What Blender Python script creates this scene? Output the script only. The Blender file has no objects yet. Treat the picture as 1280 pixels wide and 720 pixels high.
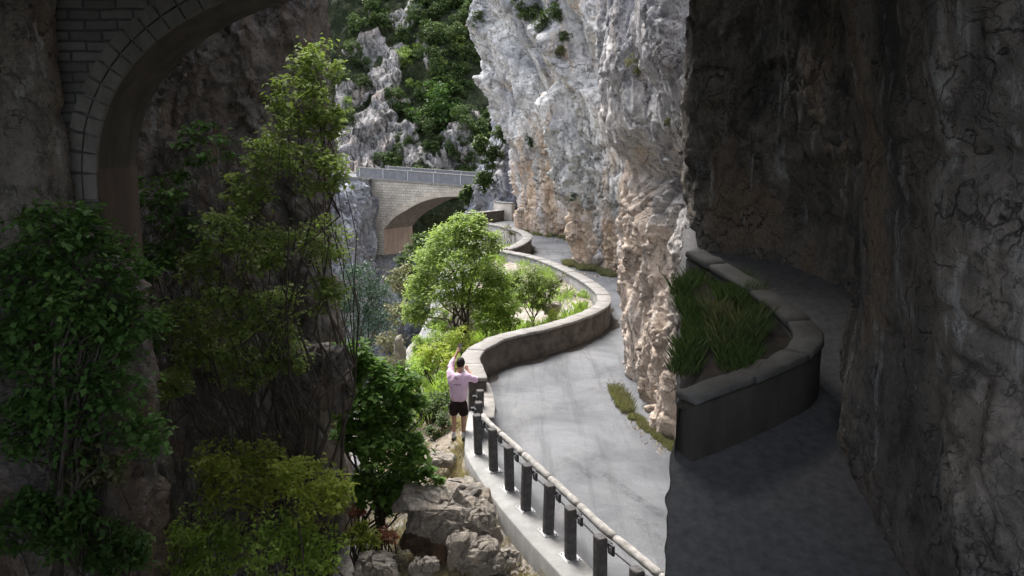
import bpy, bmesh, math, random
import numpy as np
from mathutils import Vector, Matrix
from mathutils.bvhtree import BVHTree

random.seed(7)
import time; T0 = time.time()
S = bpy.context.scene
COL = S.collection
R = math.radians

# ------------------------------------------------------------------ camera
F, H = 1040.0, 6.1
TH = math.atan(187 / F)
cam = bpy.data.cameras.new('camera')
cam.sensor_width = 36; cam.lens = F / 1280 * 36
cam.clip_start = .05; cam.clip_end = 600
co = bpy.data.objects.new('camera', cam); COL.objects.link(co)
co.location = (0, 0, H); co.rotation_euler = (math.pi / 2 - TH, 0, 0)
S.camera = co


def ray(px, py):
    dx, dy = (px - 640) / F, (360 - py) / F
    return np.array([dx, math.cos(TH) + dy * math.sin(TH), -math.sin(TH) + dy * math.cos(TH)])


def G(px, py, z=0.0):
    r = ray(px, py); t = (z - H) / r[2]
    return r[0] * t, r[1] * t


def D(px, py, Y):
    r = ray(px, py); t = Y / r[1]
    return np.array([r[0] * t, Y, H + r[2] * t])


def pxm(Y):
    return Y / F          # metres per photo pixel at distance Y


# ------------------------------------------------------------------ numpy noise
def h3(ix, iy, iz, s):
    with np.errstate(over='ignore'):
        h = (ix.astype(np.uint64) * np.uint64(374761393) + iy.astype(np.uint64) * np.uint64(668265263)
             + iz.astype(np.uint64) * np.uint64(1274126177) + np.uint64(s * 97531 + 1013)) & np.uint64(0xffffffff)
        h ^= h >> np.uint64(15); h = (h * np.uint64(2246822519)) & np.uint64(0xffffffff)
        h ^= h >> np.uint64(13); h = (h * np.uint64(3266489917)) & np.uint64(0xffffffff)
        h ^= h >> np.uint64(16)
    return h.astype(np.float64) / 4294967296.0


def vn(P, s=0):
    I = np.floor(P).astype(np.int64); f = P - I; u = f * f * f * (f * (f * 6 - 15) + 10)
    out = 0
    for a in (0, 1):
        wx = u[:, 0] if a else 1 - u[:, 0]
        for b in (0, 1):
            wy = u[:, 1] if b else 1 - u[:, 1]
            for c in (0, 1):
                wz = u[:, 2] if c else 1 - u[:, 2]
                out = out + wx * wy * wz * h3(I[:, 0] + a, I[:, 1] + b, I[:, 2] + c, s)
    return out * 2 - 1


def fbm(P, o=4, s=0, g=.5):
    v, a = 0, 1.0
    for k in range(o):
        v = v + a * vn(P * 2.03 ** k + 17.3 * k, s + k); a *= g
    return v


def facet(P, s=0, slope=.9):
    """broken-rock displacement: every random cell is a tilted plane; returns height and distance to the crack"""
    I = np.floor(P).astype(np.int64)
    best = np.full(len(P), 9e9); sec = np.full(len(P), 9e9); val = np.zeros(len(P))
    for a in (-1, 0, 1):
        for b in (-1, 0, 1):
            for c in (-1, 0, 1):
                X, Y, Z = I[:, 0] + a, I[:, 1] + b, I[:, 2] + c
                q = np.stack([X + h3(X, Y, Z, s), Y + h3(X, Y, Z, s + 1), Z + h3(X, Y, Z, s + 2)], 1)
                d = P - q; dd = (d * d).sum(1)
                g = np.stack([h3(X, Y, Z, s + 3), h3(X, Y, Z, s + 4), h3(X, Y, Z, s + 5)], 1) - .5
                v = (h3(X, Y, Z, s + 6) - .5) + slope * (g * d).sum(1) * 2
                m = dd < best
                sec = np.where(m, best, np.minimum(sec, dd))
                val = np.where(m, v, val); best = np.where(m, dd, best)
    return val, np.sqrt(sec) - np.sqrt(best)


def rockdisp(P, s, A=1.0, fs=1.0):
    P = P * fs
    w = np.stack([fbm(P * 1.1, 3, s + 60), fbm(P * 1.1, 3, s + 61), fbm(P * 1.1, 3, s + 62)], 1) * .2
    Q = P + w
    st = np.array([1, 1, .55])
    f1, e1 = facet(Q * st * .62, s, .5)
    f2, e2 = facet(Q * st * 1.7 + 5, s + 11, .55)
    f3, e3 = facet(Q * np.array([1, 1, .7]) * 4.6 + 9, s + 23)
    f4, e4 = facet(Q * np.array([1, 1, .6]) * 11 + 3, s + 29)
    rg_ = np.clip(.8 + fbm(P * np.array([.5, .5, .35]), 3, s + 70) * .95, .22, 1.45)      # smooth faces and broken zones
    d = fbm(P * .3, 3, s + 40) * .38 + f1 * .6 + rg_ * (f2 * .34 + f3 * .16 + f4 * .06 + fbm(P * 9, 3, s + 50) * .02)
    d = d - np.clip(.07 - e1, 0, .07) * 3.0 - np.clip(.06 - e2, 0, .06) * 2.0 - np.clip(.08 - e3, 0, .08) * .5
    return d * A / fs ** .6


# ------------------------------------------------------------------ object helpers
def mesh_obj(name, V, Fc, mat=None, parent=None, smooth=False):
    me = bpy.data.meshes.new(name)
    V = np.asarray(V, dtype=np.float32)
    if isinstance(Fc, np.ndarray):
        n, k = Fc.shape
        me.vertices.add(len(V)); me.vertices.foreach_set('co', V.ravel())
        me.loops.add(n * k); me.loops.foreach_set('vertex_index', Fc.astype(np.int32).ravel())
        me.polygons.add(n); me.polygons.foreach_set('loop_start', np.arange(0, n * k, k, dtype=np.int32))
        me.update(calc_edges=True)
    else:
        me.from_pydata([tuple(map(float, v)) for v in V], [], Fc)
        me.update()
    if smooth:
        me.polygons.foreach_set('use_smooth', np.ones(len(me.polygons), dtype=bool))
    if mat: me.materials.append(mat)
    o = bpy.data.objects.new(name, me); COL.objects.link(o)
    if parent: o.parent = parent
    return o


def tag(o, label=None, cat=None, group=None, kind=None):
    if label: o['label'] = label
    if cat: o['category'] = cat
    if group: o['group'] = group
    if kind: o['kind'] = kind
    return o


def empty(name, loc=(0, 0, 0), rz=0):
    o = bpy.data.objects.new(name, None); COL.objects.link(o)
    o.location = loc; o.rotation_euler = (0, 0, rz)
    return o


def copy_tree(o, parent=None):
    c = o.copy(); COL.objects.link(c)
    if parent is not None: c.parent = parent
    for ch in list(o.children): copy_tree(ch, c)
    return c


class MB:
    def __init__(s): s.v, s.f = [], []

    def box(s, c, d, M=None):
        b = len(s.v)
        for x in (-.5, .5):
            for y in (-.5, .5):
                for z in (-.5, .5):
                    p = Vector((x * d[0], y * d[1], z * d[2]))
                    if M: p = M @ p
                    s.v.append((p.x + c[0], p.y + c[1], p.z + c[2]))
        s.f += [tuple(b + i for i in q) for q in ((0, 1, 3, 2), (4, 6, 7, 5), (0, 4, 5, 1), (2, 3, 7, 6), (0, 2, 6, 4), (1, 5, 7, 3))]
        return s

    def tube(s, pts, rad, n=8, cap=True):
        pts = [Vector(map(float, p)) for p in pts]; m = len(pts); b = len(s.v)
        rad = rad if hasattr(rad, '__len__') else [rad] * m
        up = None
        for i, p in enumerate(pts):
            t = (pts[min(i + 1, m - 1)] - pts[max(i - 1, 0)])
            t = t.normalized() if t.length > 1e-9 else Vector((0, 0, 1))
            if up is None: up = Vector((0, 0, 1)) if abs(t.z) < .9 else Vector((1, 0, 0))
            a = t.cross(up)
            a = a.normalized() if a.length > 1e-6 else Vector((1, 0, 0))
            c = a.cross(t).normalized(); up = c
            for k in range(n):
                q = p + (a * math.cos(2 * math.pi * k / n) + c * math.sin(2 * math.pi * k / n)) * rad[i]
                s.v.append(tuple(q))
        for i in range(m - 1):
            for k in range(n):
                k2 = (k + 1) % n
                s.f.append((b + i * n + k, b + i * n + k2, b + (i + 1) * n + k2, b + (i + 1) * n + k))
        if cap:
            s.f.append(tuple(b + k for k in reversed(range(n)))); s.f.append(tuple(b + (m - 1) * n + k for k in range(n)))
        return s

    def build(s, name, mat, parent=None, smooth=False, bevel=0):
        o = mesh_obj(name, np.array(s.v), s.f, mat, parent, smooth)
        if bevel:
            m = o.modifiers.new('b', 'BEVEL'); m.width = bevel; m.segments = 2; m.limit_method = 'ANGLE'
        return o


def catmull(P, n=12):
    P = [np.array(p, float) for p in P]; out = []
    P = [2 * P[0] - P[1]] + P + [2 * P[-1] - P[-2]]
    for i in range(1, len(P) - 2):
        for k in range(n):
            t = k / n
            a, b, c, d = P[i - 1:i + 3]
            out.append(.5 * (2 * b + (c - a) * t + (2 * a - 5 * b + 4 * c - d) * t * t + (3 * b - a - 3 * c + d) * t ** 3))
    out.append(P[-2]); return np.array(out)


def resample(P, step):
    d = np.r_[0, np.cumsum(np.linalg.norm(np.diff(P, axis=0), axis=1))]
    n = max(2, int(d[-1] / step) + 1); t = np.linspace(0, d[-1], n)
    return np.stack([np.interp(t, d, P[:, i]) for i in range(P.shape[1])], 1)


# ------------------------------------------------------------------ materials
class NT:
    def __init__(s, name):
        s.m = bpy.data.materials.new(name); s.m.use_nodes = True
        s.t = s.m.node_tree; s.b = s.t.nodes['Principled BSDF']; s.out = s.t.nodes['Material Output']
        s.b.inputs['Roughness'].default_value = .9
        s.b.inputs['Specular IOR Level'].default_value = .25
        s.tc = s.t.nodes.new('ShaderNodeTexCoord')

    def n(s, ty, **kw):
        o = s.t.nodes.new(ty)
        for k, v in kw.items():
            if k.startswith('i_'):
                key = k[2:].replace('_', ' ')
                o.inputs[key].default_value = v
            else: setattr(o, k, v)
        return o

    def l(s, a, b): s.t.links.new(a, b)

    def map(s, scale=(1, 1, 1), rot=(0, 0, 0), src=None):
        m = s.n('ShaderNodeMapping'); m.inputs['Scale'].default_value = scale; m.inputs['Rotation'].default_value = rot
        s.l(src or s.tc.outputs['Object'], m.inputs['Vector']); return m.outputs['Vector']

    def noise(s, scale, detail=5, rough=.6, vec=None, dist=0.0):
        o = s.n('ShaderNodeTexNoise'); o.inputs['Scale'].default_value = scale; o.inputs['Detail'].default_value = detail
        o.inputs['Roughness'].default_value = rough; o.inputs['Distortion'].default_value = dist
        s.l(vec or s.tc.outputs['Object'], o.inputs['Vector']); return o.outputs['Fac']

    def ramp(s, fac, stops, interp='LINEAR'):
        o = s.n('ShaderNodeValToRGB'); cr = o.color_ramp; cr.interpolation = interp
        while len(cr.elements) < len(stops): cr.elements.new(.5)
        for e, (p, c) in zip(cr.elements, stops):
            e.position = p; e.color = (c, c, c, 1) if isinstance(c, (int, float)) else (*c, 1)
        s.l(fac, o.inputs['Fac']); return o.outputs['Color']

    def mix(s, fac, a, b, mode='MIX'):
        o = s.n('ShaderNodeMix', data_type='RGBA', blend_type=mode)
        for i_, v in ((0, fac), (6, a), (7, b)):
            sock = o.inputs[i_]
            if hasattr(v, 'links'): s.l(v, sock)
            elif isinstance(v, (int, float)): sock.default_value = v if i_ == 0 else (v, v, v, 1)
            else: sock.default_value = (*v, 1)
        return o.outputs[2]

    def math(s, op, a, b=0.0, clamp=False):
        o = s.n('ShaderNodeMath', operation=op); o.use_clamp = clamp
        for sock, v in ((o.inputs[0], a), (o.inputs[1], b)):
            if hasattr(v, 'links'): s.l(v, sock)
            else: sock.default_value = v
        return o.outputs[0]

    def bump(s, fac, strength=.5, dist=.05, prev=None):
        o = s.n('ShaderNodeBump'); o.inputs['Strength'].default_value = strength; o.inputs['Distance'].default_value = dist
        s.l(fac, o.inputs['Height'])
        if prev: s.l(prev, o.inputs['Normal'])
        return o.outputs['Normal']

    def done(s, col, nrm=None):
        if hasattr(col, 'links'): s.l(col, s.b.inputs['Base Color'])
        else: s.b.inputs['Base Color'].default_value = (*col, 1)
        if nrm: s.l(nrm, s.b.inputs['Normal'])
        return s.m


def mat_rock(name, pale=(.46, .46, .47), grey=(.2, .21, .24), ochre=(.45, .3, .19), och=.45, zlo=None, zhi=None, dark=.5, sc=1.0, moss=0.0, lo_c=.42, vz=.35, gain=1.25):
    t = NT(name)
    big = t.noise(.5 * sc, 7, .68, vec=t.map((1, 1, .45)), dist=.6)
    if zlo is not None:
        s2 = t.n('ShaderNodeSeparateXYZ'); t.l(t.tc.outputs['Object'], s2.inputs[0])
        z2 = t.n('ShaderNodeMapRange'); z2.inputs['From Min'].default_value = zlo; z2.inputs['From Max'].default_value = zhi
        z2.inputs['To Min'].default_value = .1; z2.inputs['To Max'].default_value = -.02; t.l(s2.outputs['Z'], z2.inputs['Value'])
        big = t.math('ADD', big, z2.outputs[0])
    c = t.mix(t.ramp(big, [(.38, 0), (.6, 1)]), grey, pale)
    med = t.noise(2.2 * sc, 8, .72, dist=.4)
    c = t.mix(t.ramp(med, [(.33, .7), (.52, 0)]), c, tuple(v * .55 for v in grey))
    # iron-stained patches, drawn out downwards
    om = t.noise(.8 * sc, 6, .62, vec=t.map((1, 1, vz)), dist=.8)
    if zlo is not None:
        sep = t.n('ShaderNodeSeparateXYZ'); t.l(t.tc.outputs['Object'], sep.inputs[0])
        zz = t.n('ShaderNodeMapRange'); zz.inputs['From Min'].default_value = zlo; zz.inputs['From Max'].default_value = zhi
        zz.inputs['To Min'].default_value = .16; zz.inputs['To Max'].default_value = -.14
        wob = t.math('MULTIPLY', t.noise(.5, 3), 4.0)
        t.l(t.math('ADD', sep.outputs['Z'], wob), zz.inputs['Value'])
        om = t.math('ADD', om, zz.outputs[0])
    c = t.mix(t.math('MULTIPLY', t.ramp(om, [(lo_c + .1, 0), (lo_c + .26, 1)]), och * 1.6, True), c, ochre)
    # dark water streaks
    stv = t.noise(1.3 * sc, 5, .6, vec=t.map((1.6, 1.6, .12)), dist=.3)
    c = t.mix(t.math('MULTIPLY', t.ramp(stv, [(.56, 0), (.7, 1)]), dark), c, (.07, .07, .08))
    wh = t.noise(1.7 * sc, 6, .7, vec=t.map((1.5, 1.5, .3), src=None), dist=.9)
    c = t.mix(t.math('MULTIPLY', t.ramp(wh, [(.56, 0), (.68, 1)]), .7), c, (.6, .6, .6))
    nz = t.n('ShaderNodeTexNoise'); nz.inputs['Scale'].default_value = 1.5 * sc; nz.inputs['Detail'].default_value = 6
    t.l(t.tc.outputs['Object'], nz.inputs['Vector']); crm = None
    for vsc, wd_, am, th_ in ((1.3, .03, .85, .47), (3.6, .045, .75, .5), (9.0, .07, .6, .5)):
        vo = t.n('ShaderNodeTexVoronoi', feature='DISTANCE_TO_EDGE'); vo.inputs['Scale'].default_value = vsc * sc
        wv = t.n('ShaderNodeVectorMath', operation='ADD')
        t.l(nz.outputs['Color'], wv.inputs[0]); t.l(t.map((1, 1, .5), (R(14 * vsc), R(9), 0)), wv.inputs[1])
        t.l(wv.outputs[0], vo.inputs['Vector'])
        k_ = t.math('MULTIPLY', t.ramp(vo.outputs['Distance'], [(0, 1), (wd_, 0)]), t.ramp(t.noise(.8 * vsc * sc, 4, .65), [(th_, 0), (th_ + .1, 1)]))
        c = t.mix(t.math('MULTIPLY', k_, am), c, (.04, .036, .036))
        crm = k_ if crm is None else t.math('MAXIMUM', crm, k_)
    pit = t.noise(6.5 * sc, 7, .75, dist=.6)
    c = t.mix(t.math('MULTIPLY', t.ramp(pit, [(.3, 1), (.4, 0)]), .8), c, (.07, .062, .06))
    c = t.mix(t.math('MULTIPLY', t.ramp(pit, [(.6, 0), (.7, 1)]), .5), c, (.62, .6, .57))
    fine = t.noise(14 * sc, 6, .75)
    c = t.mix(.55, c, t.ramp(fine, [(.3, .45), (.7, 1.0)]), 'MULTIPLY')
    c = t.mix(1.0, c, (gain, gain, gain), 'MULTIPLY')
    if moss:
        mo = t.noise(.9, 5, .7)
        c = t.mix(t.math('MULTIPLY', t.ramp(mo, [(.5, 0), (.62, 1)]), moss), c, (.06, .075, .03))
    n1 = t.bump(med, .8, .12)
    n2 = t.bump(t.noise(9 * sc, 8, .75, vec=t.map((1, 1, .6))), .9, .05, n1)
    n3 = t.bump(t.math('SUBTRACT', pit, crm), .7, .06, n2)
    return t.done(c, n3)


def mat_leaf(name, c1, c2, c3=None, trans=.35, scale=1.5):
    t = NT(name)
    oi = t.n('ShaderNodeObjectInfo')
    g = t.n('ShaderNodeNewGeometry')
    rnd = g.outputs['Random Per Island']
    c = t.mix(rnd, c1, c2)
    c = t.mix(t.ramp(t.noise(scale, 3), [(.4, 0), (.65, .8)]), c, c3 or c2)
    hs = t.n('ShaderNodeHueSaturation')
    t.l(t.math('ADD', t.math('MULTIPLY', oi.outputs['Random'], .5), .75), hs.inputs['Value'])
    t.l(c, hs.inputs['Color']); c = hs.outputs[0]
    t.b.inputs['Roughness'].default_value = .55
    tr = t.n('ShaderNodeBsdfTranslucent'); t.l(t.mix(1, c, (1.3, 1.35, .8), 'MULTIPLY'), tr.inputs['Color'])
    mx = t.n('ShaderNodeMixShader'); mx.inputs[0].default_value = trans
    t.l(t.b.outputs[0], mx.inputs[1]); t.l(tr.outputs[0], mx.inputs[2]); t.l(mx.outputs[0], t.out.inputs['Surface'])
    return t.done(c)


def mat_plain(name, c, rough=.8, var=.25, sc=6, bump=.2, metal=0):
    t = NT(name); t.b.inputs['Roughness'].default_value = rough; t.b.inputs['Metallic'].default_value = metal
    f = t.noise(sc, 6, .65)
    col = t.mix(t.ramp(f, [(.3, 0), (.7, 1)]), tuple(v * (1 - var) for v in c), tuple(min(1, v * (1 + var)) for v in c))
    return t.done(col, t.bump(t.noise(sc * 4, 5), bump, .01))


def mat_asphalt(name, dusty=1.0):
    t = NT(name); t.b.inputs['Roughness'].default_value = .85
    big = t.noise(.5, 6, .65, dist=.5)
    c = t.mix(t.ramp(big, [(.35, 0), (.65, 1)]), (.095, .1, .112), (.19, .197, .213))
    st = t.noise(1.2, 6, .7, vec=t.map((2.4, .16, 1), (0, 0, R(9))), dist=.4)
    c = t.mix(t.math('MULTIPLY', t.ramp(st, [(.5, 0), (.7, 1)]), .5), c, (.05, .05, .056))
    du = t.noise(.9, 7, .75, vec=t.map((1, .5, 1)), dist=1.0)
    c = t.mix(t.math('MULTIPLY', t.ramp(du, [(.55, 0), (.72, 1)]), .55 * dusty), c, (.26, .25, .24))
    fine = t.noise(48, 5, .85)
    c = t.mix(.85, c, t.ramp(fine, [(.25, .4), (.75, 1.2)]), 'MULTIPLY')
    vo = t.n('ShaderNodeTexVoronoi', feature='DISTANCE_TO_EDGE'); vo.inputs['Scale'].default_value = .7
    wv = t.n('ShaderNodeVectorMath', operation='ADD'); nz = t.n('ShaderNodeTexNoise'); nz.inputs['Scale'].default_value = 1.2; nz.inputs['Detail'].default_value = 6
    t.l(t.tc.outputs['Object'], nz.inputs['Vector']); t.l(nz.outputs['Color'], wv.inputs[0]); t.l(t.tc.outputs['Object'], wv.inputs[1]); t.l(wv.outputs[0], vo.inputs['Vector'])
    crk = t.math('MULTIPLY', t.ramp(vo.outputs['Distance'], [(0, 1), (.012, 0)]), t.ramp(t.noise(.4, 3), [(.5, 0), (.6, 1)]))
    c = t.mix(t.math('MULTIPLY', crk, .22), c, (.08, .08, .08))
    return t.done(c, t.bump(fine, .25, .008))


def mat_concrete(name, c=(.5, .5, .5), stain=(.12, .105, .095), amt=.6, run=True, sc=1.0):
    t = NT(name)
    f = t.noise(1.6 * sc, 8, .72, dist=.4)
    col = t.mix(t.ramp(f, [(.3, 0), (.7, 1)]), tuple(v * .72 for v in c), tuple(v * 1.12 for v in c))
    s = t.noise(1.5 * sc, 6, .7, vec=t.map((2.2, 2.2, .35 if run else 2.2)), dist=.3)
    col = t.mix(t.math('MULTIPLY', t.ramp(s, [(.4, 0), (.62, 1)]), amt), col, stain)
    fine = t.noise(40, 5, .75)
    col = t.mix(.4, col, t.ramp(fine, [(.25, .5), (.7, 1)]), 'MULTIPLY')
    return t.done(col, t.bump(f, .5, .03, t.bump(fine, .35, .01)))


def mat_masonry(name, c1, c2, mortar, bw=.5, bh=.22, ms=.02, bumpd=.03):
    t = NT(name)
    sep = t.n('ShaderNodeSeparateXYZ'); t.l(t.tc.outputs['Object'], sep.inputs[0])
    cmb = t.n('ShaderNodeCombineXYZ'); t.l(t.math('ADD', sep.outputs['X'], sep.outputs['Y']), cmb.inputs['X']); t.l(sep.outputs['Z'], cmb.inputs['Y'])
    nzv = t.n('ShaderNodeTexNoise'); nzv.inputs['Scale'].default_value = 2.5; t.l(t.tc.outputs['Object'], nzv.inputs['Vector'])
    sc_ = t.n('ShaderNodeVectorMath', operation='SCALE'); sc_.inputs['Scale'].default_value = .05; t.l(nzv.outputs['Color'], sc_.inputs[0])
    ad = t.n('ShaderNodeVectorMath', operation='ADD'); t.l(cmb.outputs[0], ad.inputs[0]); t.l(sc_.outputs[0], ad.inputs[1])
    br = t.n('ShaderNodeTexBrick'); t.l(ad.outputs[0], br.inputs['Vector'])
    br.inputs['Color1'].default_value = (*c1, 1); br.inputs['Color2'].default_value = (*c2, 1); br.inputs['Mortar'].default_value = (*mortar, 1)
    br.inputs['Scale'].default_value = 1; br.inputs['Brick Width'].default_value = bw; br.inputs['Row Height'].default_value = bh
    br.inputs['Mortar Size'].default_value = ms; br.inputs['Mortar Smooth'].default_value = .3; br.inputs['Bias'].default_value = -.1
    c = t.mix(.7, br.outputs['Color'], t.ramp(t.noise(.7, 7, .7), [(.3, .45), (.65, 1.1)]), 'MULTIPLY')
    c = t.mix(.5, c, t.ramp(t.noise(9, 6, .75), [(.25, .5), (.7, 1.15)]), 'MULTIPLY')
    n1 = t.bump(br.outputs['Fac'], -.8, bumpd)
    return t.done(c, t.bump(t.noise(12, 6, .7), .5, .03, n1))


def mat_terrain(name):
    t = NT(name)
    a = t.noise(.6, 6, .7)
    c = t.mix(t.ramp(a, [(.4, 0), (.6, 1)]), (.33, .29, .24), (.42, .39, .35))
    c = t.mix(t.ramp(t.noise(3, 6, .7), [(.45, 0), (.62, .8)]), c, (.2, .17, .13))
    g = t.noise(.9, 7, .75)
    c = t.mix(t.math('MULTIPLY', t.ramp(g, [(.52, 0), (.62, 1)]), .5), c, (.1, .11, .05))
    geo = t.n('ShaderNodeNewGeometry'); sp = t.n('ShaderNodeSeparateXYZ'); t.l(geo.outputs['True Normal'], sp.inputs[0])
    rock = t.mix(t.ramp(t.noise(1.4, 7, .7), [(.35, 0), (.6, 1)]), (.2, .2, .21), (.45, .45, .46))
    c = t.mix(t.ramp(sp.outputs['Z'], [(.45, 1), (.75, 0)]), c, rock)
    f = t.noise(18, 6, .8)
    c = t.mix(.6, c, t.ramp(f, [(.25, .45), (.7, 1.1)]), 'MULTIPLY')
    return t.done(c, t.bump(f, .8, .04, t.bump(t.noise(3, 6, .7), .8, .1)))


M = {}
M['rock_near'] = mat_rock('limestone_near', (.58, .54, .51), (.21, .215, .24), (.53, .42, .33), .5, 4.0, 9.0, .55, 1.1, lo_c=.37, gain=1.5)
M['rock_far'] = mat_rock('limestone_far', (.58, .57, .56), (.22, .225, .245), (.5, .375, .27), .6, 0.0, 14, .65, .8, moss=.25, lo_c=.355, vz=.14, gain=1.5)
M['rock_shade'] = mat_rock('limestone_shaded', (.34, .3, .265), (.12, .115, .11), (.32, .23, .16), .55, None, None, .6, 1.6, gain=1.12)  # darker limestone copy; part of the dimness of the sides is in its colour
M['rock_gorge'] = mat_rock('limestone_gorge', (.4, .41, .45), (.17, .18, .22), (.35, .27, .2), .2, None, None, .5, .5, moss=.35)
M['boulder'] = mat_rock('boulder_stone', (.62, .55, .47), (.36, .33, .3), (.46, .35, .26), .3, None, None, .25, 2.6)
M['asphalt'] = mat_asphalt('asphalt')
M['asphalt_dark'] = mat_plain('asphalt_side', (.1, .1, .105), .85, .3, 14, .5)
M['wall'] = mat_concrete('parapet_render', (.13, .115, .1), (.04, .035, .032), .75, False)
M['coping'] = mat_concrete('coping_concrete', (.29, .28, .27), (.16, .15, .14), .55, False)
M['ledge'] = mat_concrete('ledge_concrete', (.38, .38, .38), (.22, .22, .22), .45)
M['post'] = mat_plain('post_wood', (.09, .086, .088), .8, .55, 9, .6)
M['rail'] = mat_plain('rail_wood', (.29, .28, .27), .85, .45, 7, .7)
M['steel'] = mat_plain('steel', (.5, .5, .52), .45, .1, 9, .05, .7)
M['dark_steel'] = mat_plain('dark_steel', (.06, .06, .065), .5, .2, 9, .05, .4)
M['terrain'] = mat_terrain('bank_soil')
M['leaf_bright'] = mat_leaf('leaf_bright', (.16, .26, .045), (.27, .37, .09), (.22, .31, .08), .45)
M['leaf_tree'] = mat_leaf('leaf_tree', (.15, .215, .06), (.27, .35, .12), (.2, .27, .085), .45)
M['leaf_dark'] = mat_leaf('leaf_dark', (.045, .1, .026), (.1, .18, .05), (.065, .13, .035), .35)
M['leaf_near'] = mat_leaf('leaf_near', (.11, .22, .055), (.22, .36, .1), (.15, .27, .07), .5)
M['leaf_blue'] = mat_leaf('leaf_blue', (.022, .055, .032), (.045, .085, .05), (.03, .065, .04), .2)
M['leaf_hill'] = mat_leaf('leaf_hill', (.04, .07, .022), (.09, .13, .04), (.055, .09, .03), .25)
M['leaf_olive'] = mat_leaf('leaf_olive', (.13, .13, .07), (.2, .19, .11), (.16, .17, .08), .25)
M['leaf_dry'] = mat_leaf('leaf_dry', (.36, .3, .2), (.5, .44, .32), (.25, .22, .12), .25)
M['leaf_red'] = mat_leaf('leaf_red', (.3, .1, .07), (.4, .2, .13), (.3, .16, .08), .3)
M['leaf_lime'] = mat_leaf('leaf_lime', (.22, .29, .045), (.36, .4, .09), (.28, .35, .07), .45)
M['bark'] = mat_plain('bark', (.07, .06, .05), .95, .4, 8, .8)
M['masonry'] = mat_masonry('bridge_masonry', (.6, .55, .47), (.46, .42, .37), (.28, .26, .23), .55, .26, .025)
M['voussoir'] = mat_masonry('bridge_voussoirs', (.64, .57, .47), (.5, .45, .38), (.3, .27, .23), .3, .5, .02)
M['barrel'] = mat_concrete('bridge_barrel', (.26, .22, .19), (.1, .085, .08), .7)
M['pier'] = mat_concrete('bridge_pier', (.4, .29, .22), (.2, .15, .12), .5)
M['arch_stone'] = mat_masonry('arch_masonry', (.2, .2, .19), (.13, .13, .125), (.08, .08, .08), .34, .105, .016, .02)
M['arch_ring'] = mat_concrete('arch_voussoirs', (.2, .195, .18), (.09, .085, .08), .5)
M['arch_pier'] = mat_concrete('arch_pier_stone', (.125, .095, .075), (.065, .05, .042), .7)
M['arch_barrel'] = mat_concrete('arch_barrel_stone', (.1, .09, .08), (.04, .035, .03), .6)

# ------------------------------------------------------------------ world and sun
SUN_EL, SUN_AZ = 62, -27      # azimuth measured from +Y towards +X
w = bpy.data.worlds.new('World'); S.world = w; w.use_nodes = True
nt = w.node_tree; bg = nt.nodes['Background']
sk = nt.nodes.new('ShaderNodeTexSky'); sk.sky_type = 'NISHITA'; sk.sun_disc = False
sk.sun_elevation = R(SUN_EL); sk.sun_rotation = R(SUN_AZ); sk.dust_density = 3.0; sk.ozone_density = .6
hsv = nt.nodes.new('ShaderNodeHueSaturation'); hsv.inputs['Saturation'].default_value = .38
nt.links.new(sk.outputs[0], hsv.inputs['Color']); nt.links.new(hsv.outputs[0], bg.inputs[0]); bg.inputs[1].default_value = .15
sl = bpy.data.lights.new('sun', 'SUN'); sl.energy = 1.5; sl.angle = R(28); sl.color = (1, .94, .84)
so = bpy.data.objects.new('sun', sl); COL.objects.link(so)
sd = Vector((math.sin(R(SUN_AZ)) * math.cos(R(SUN_EL)), math.cos(R(SUN_AZ)) * math.cos(R(SUN_EL)), math.sin(R(SUN_EL))))
so.rotation_euler = sd.to_track_quat('Z', 'Y').to_euler(); so.location = (-20, 20, 60)
S.view_settings.view_transform = 'Standard'; S.view_settings.look = 'None'
S.view_settings.exposure = 2.0; S.view_settings.gamma = 1; S.view_settings.use_curve_mapping = False
S.render.engine = 'CYCLES'
S.cycles.use_denoising = True
try: S.cycles.denoiser = 'OPENIMAGEDENOISE'
except Exception: pass
S.cycles.max_bounces = 6; S.cycles.transparent_max_bounces = 4


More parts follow.
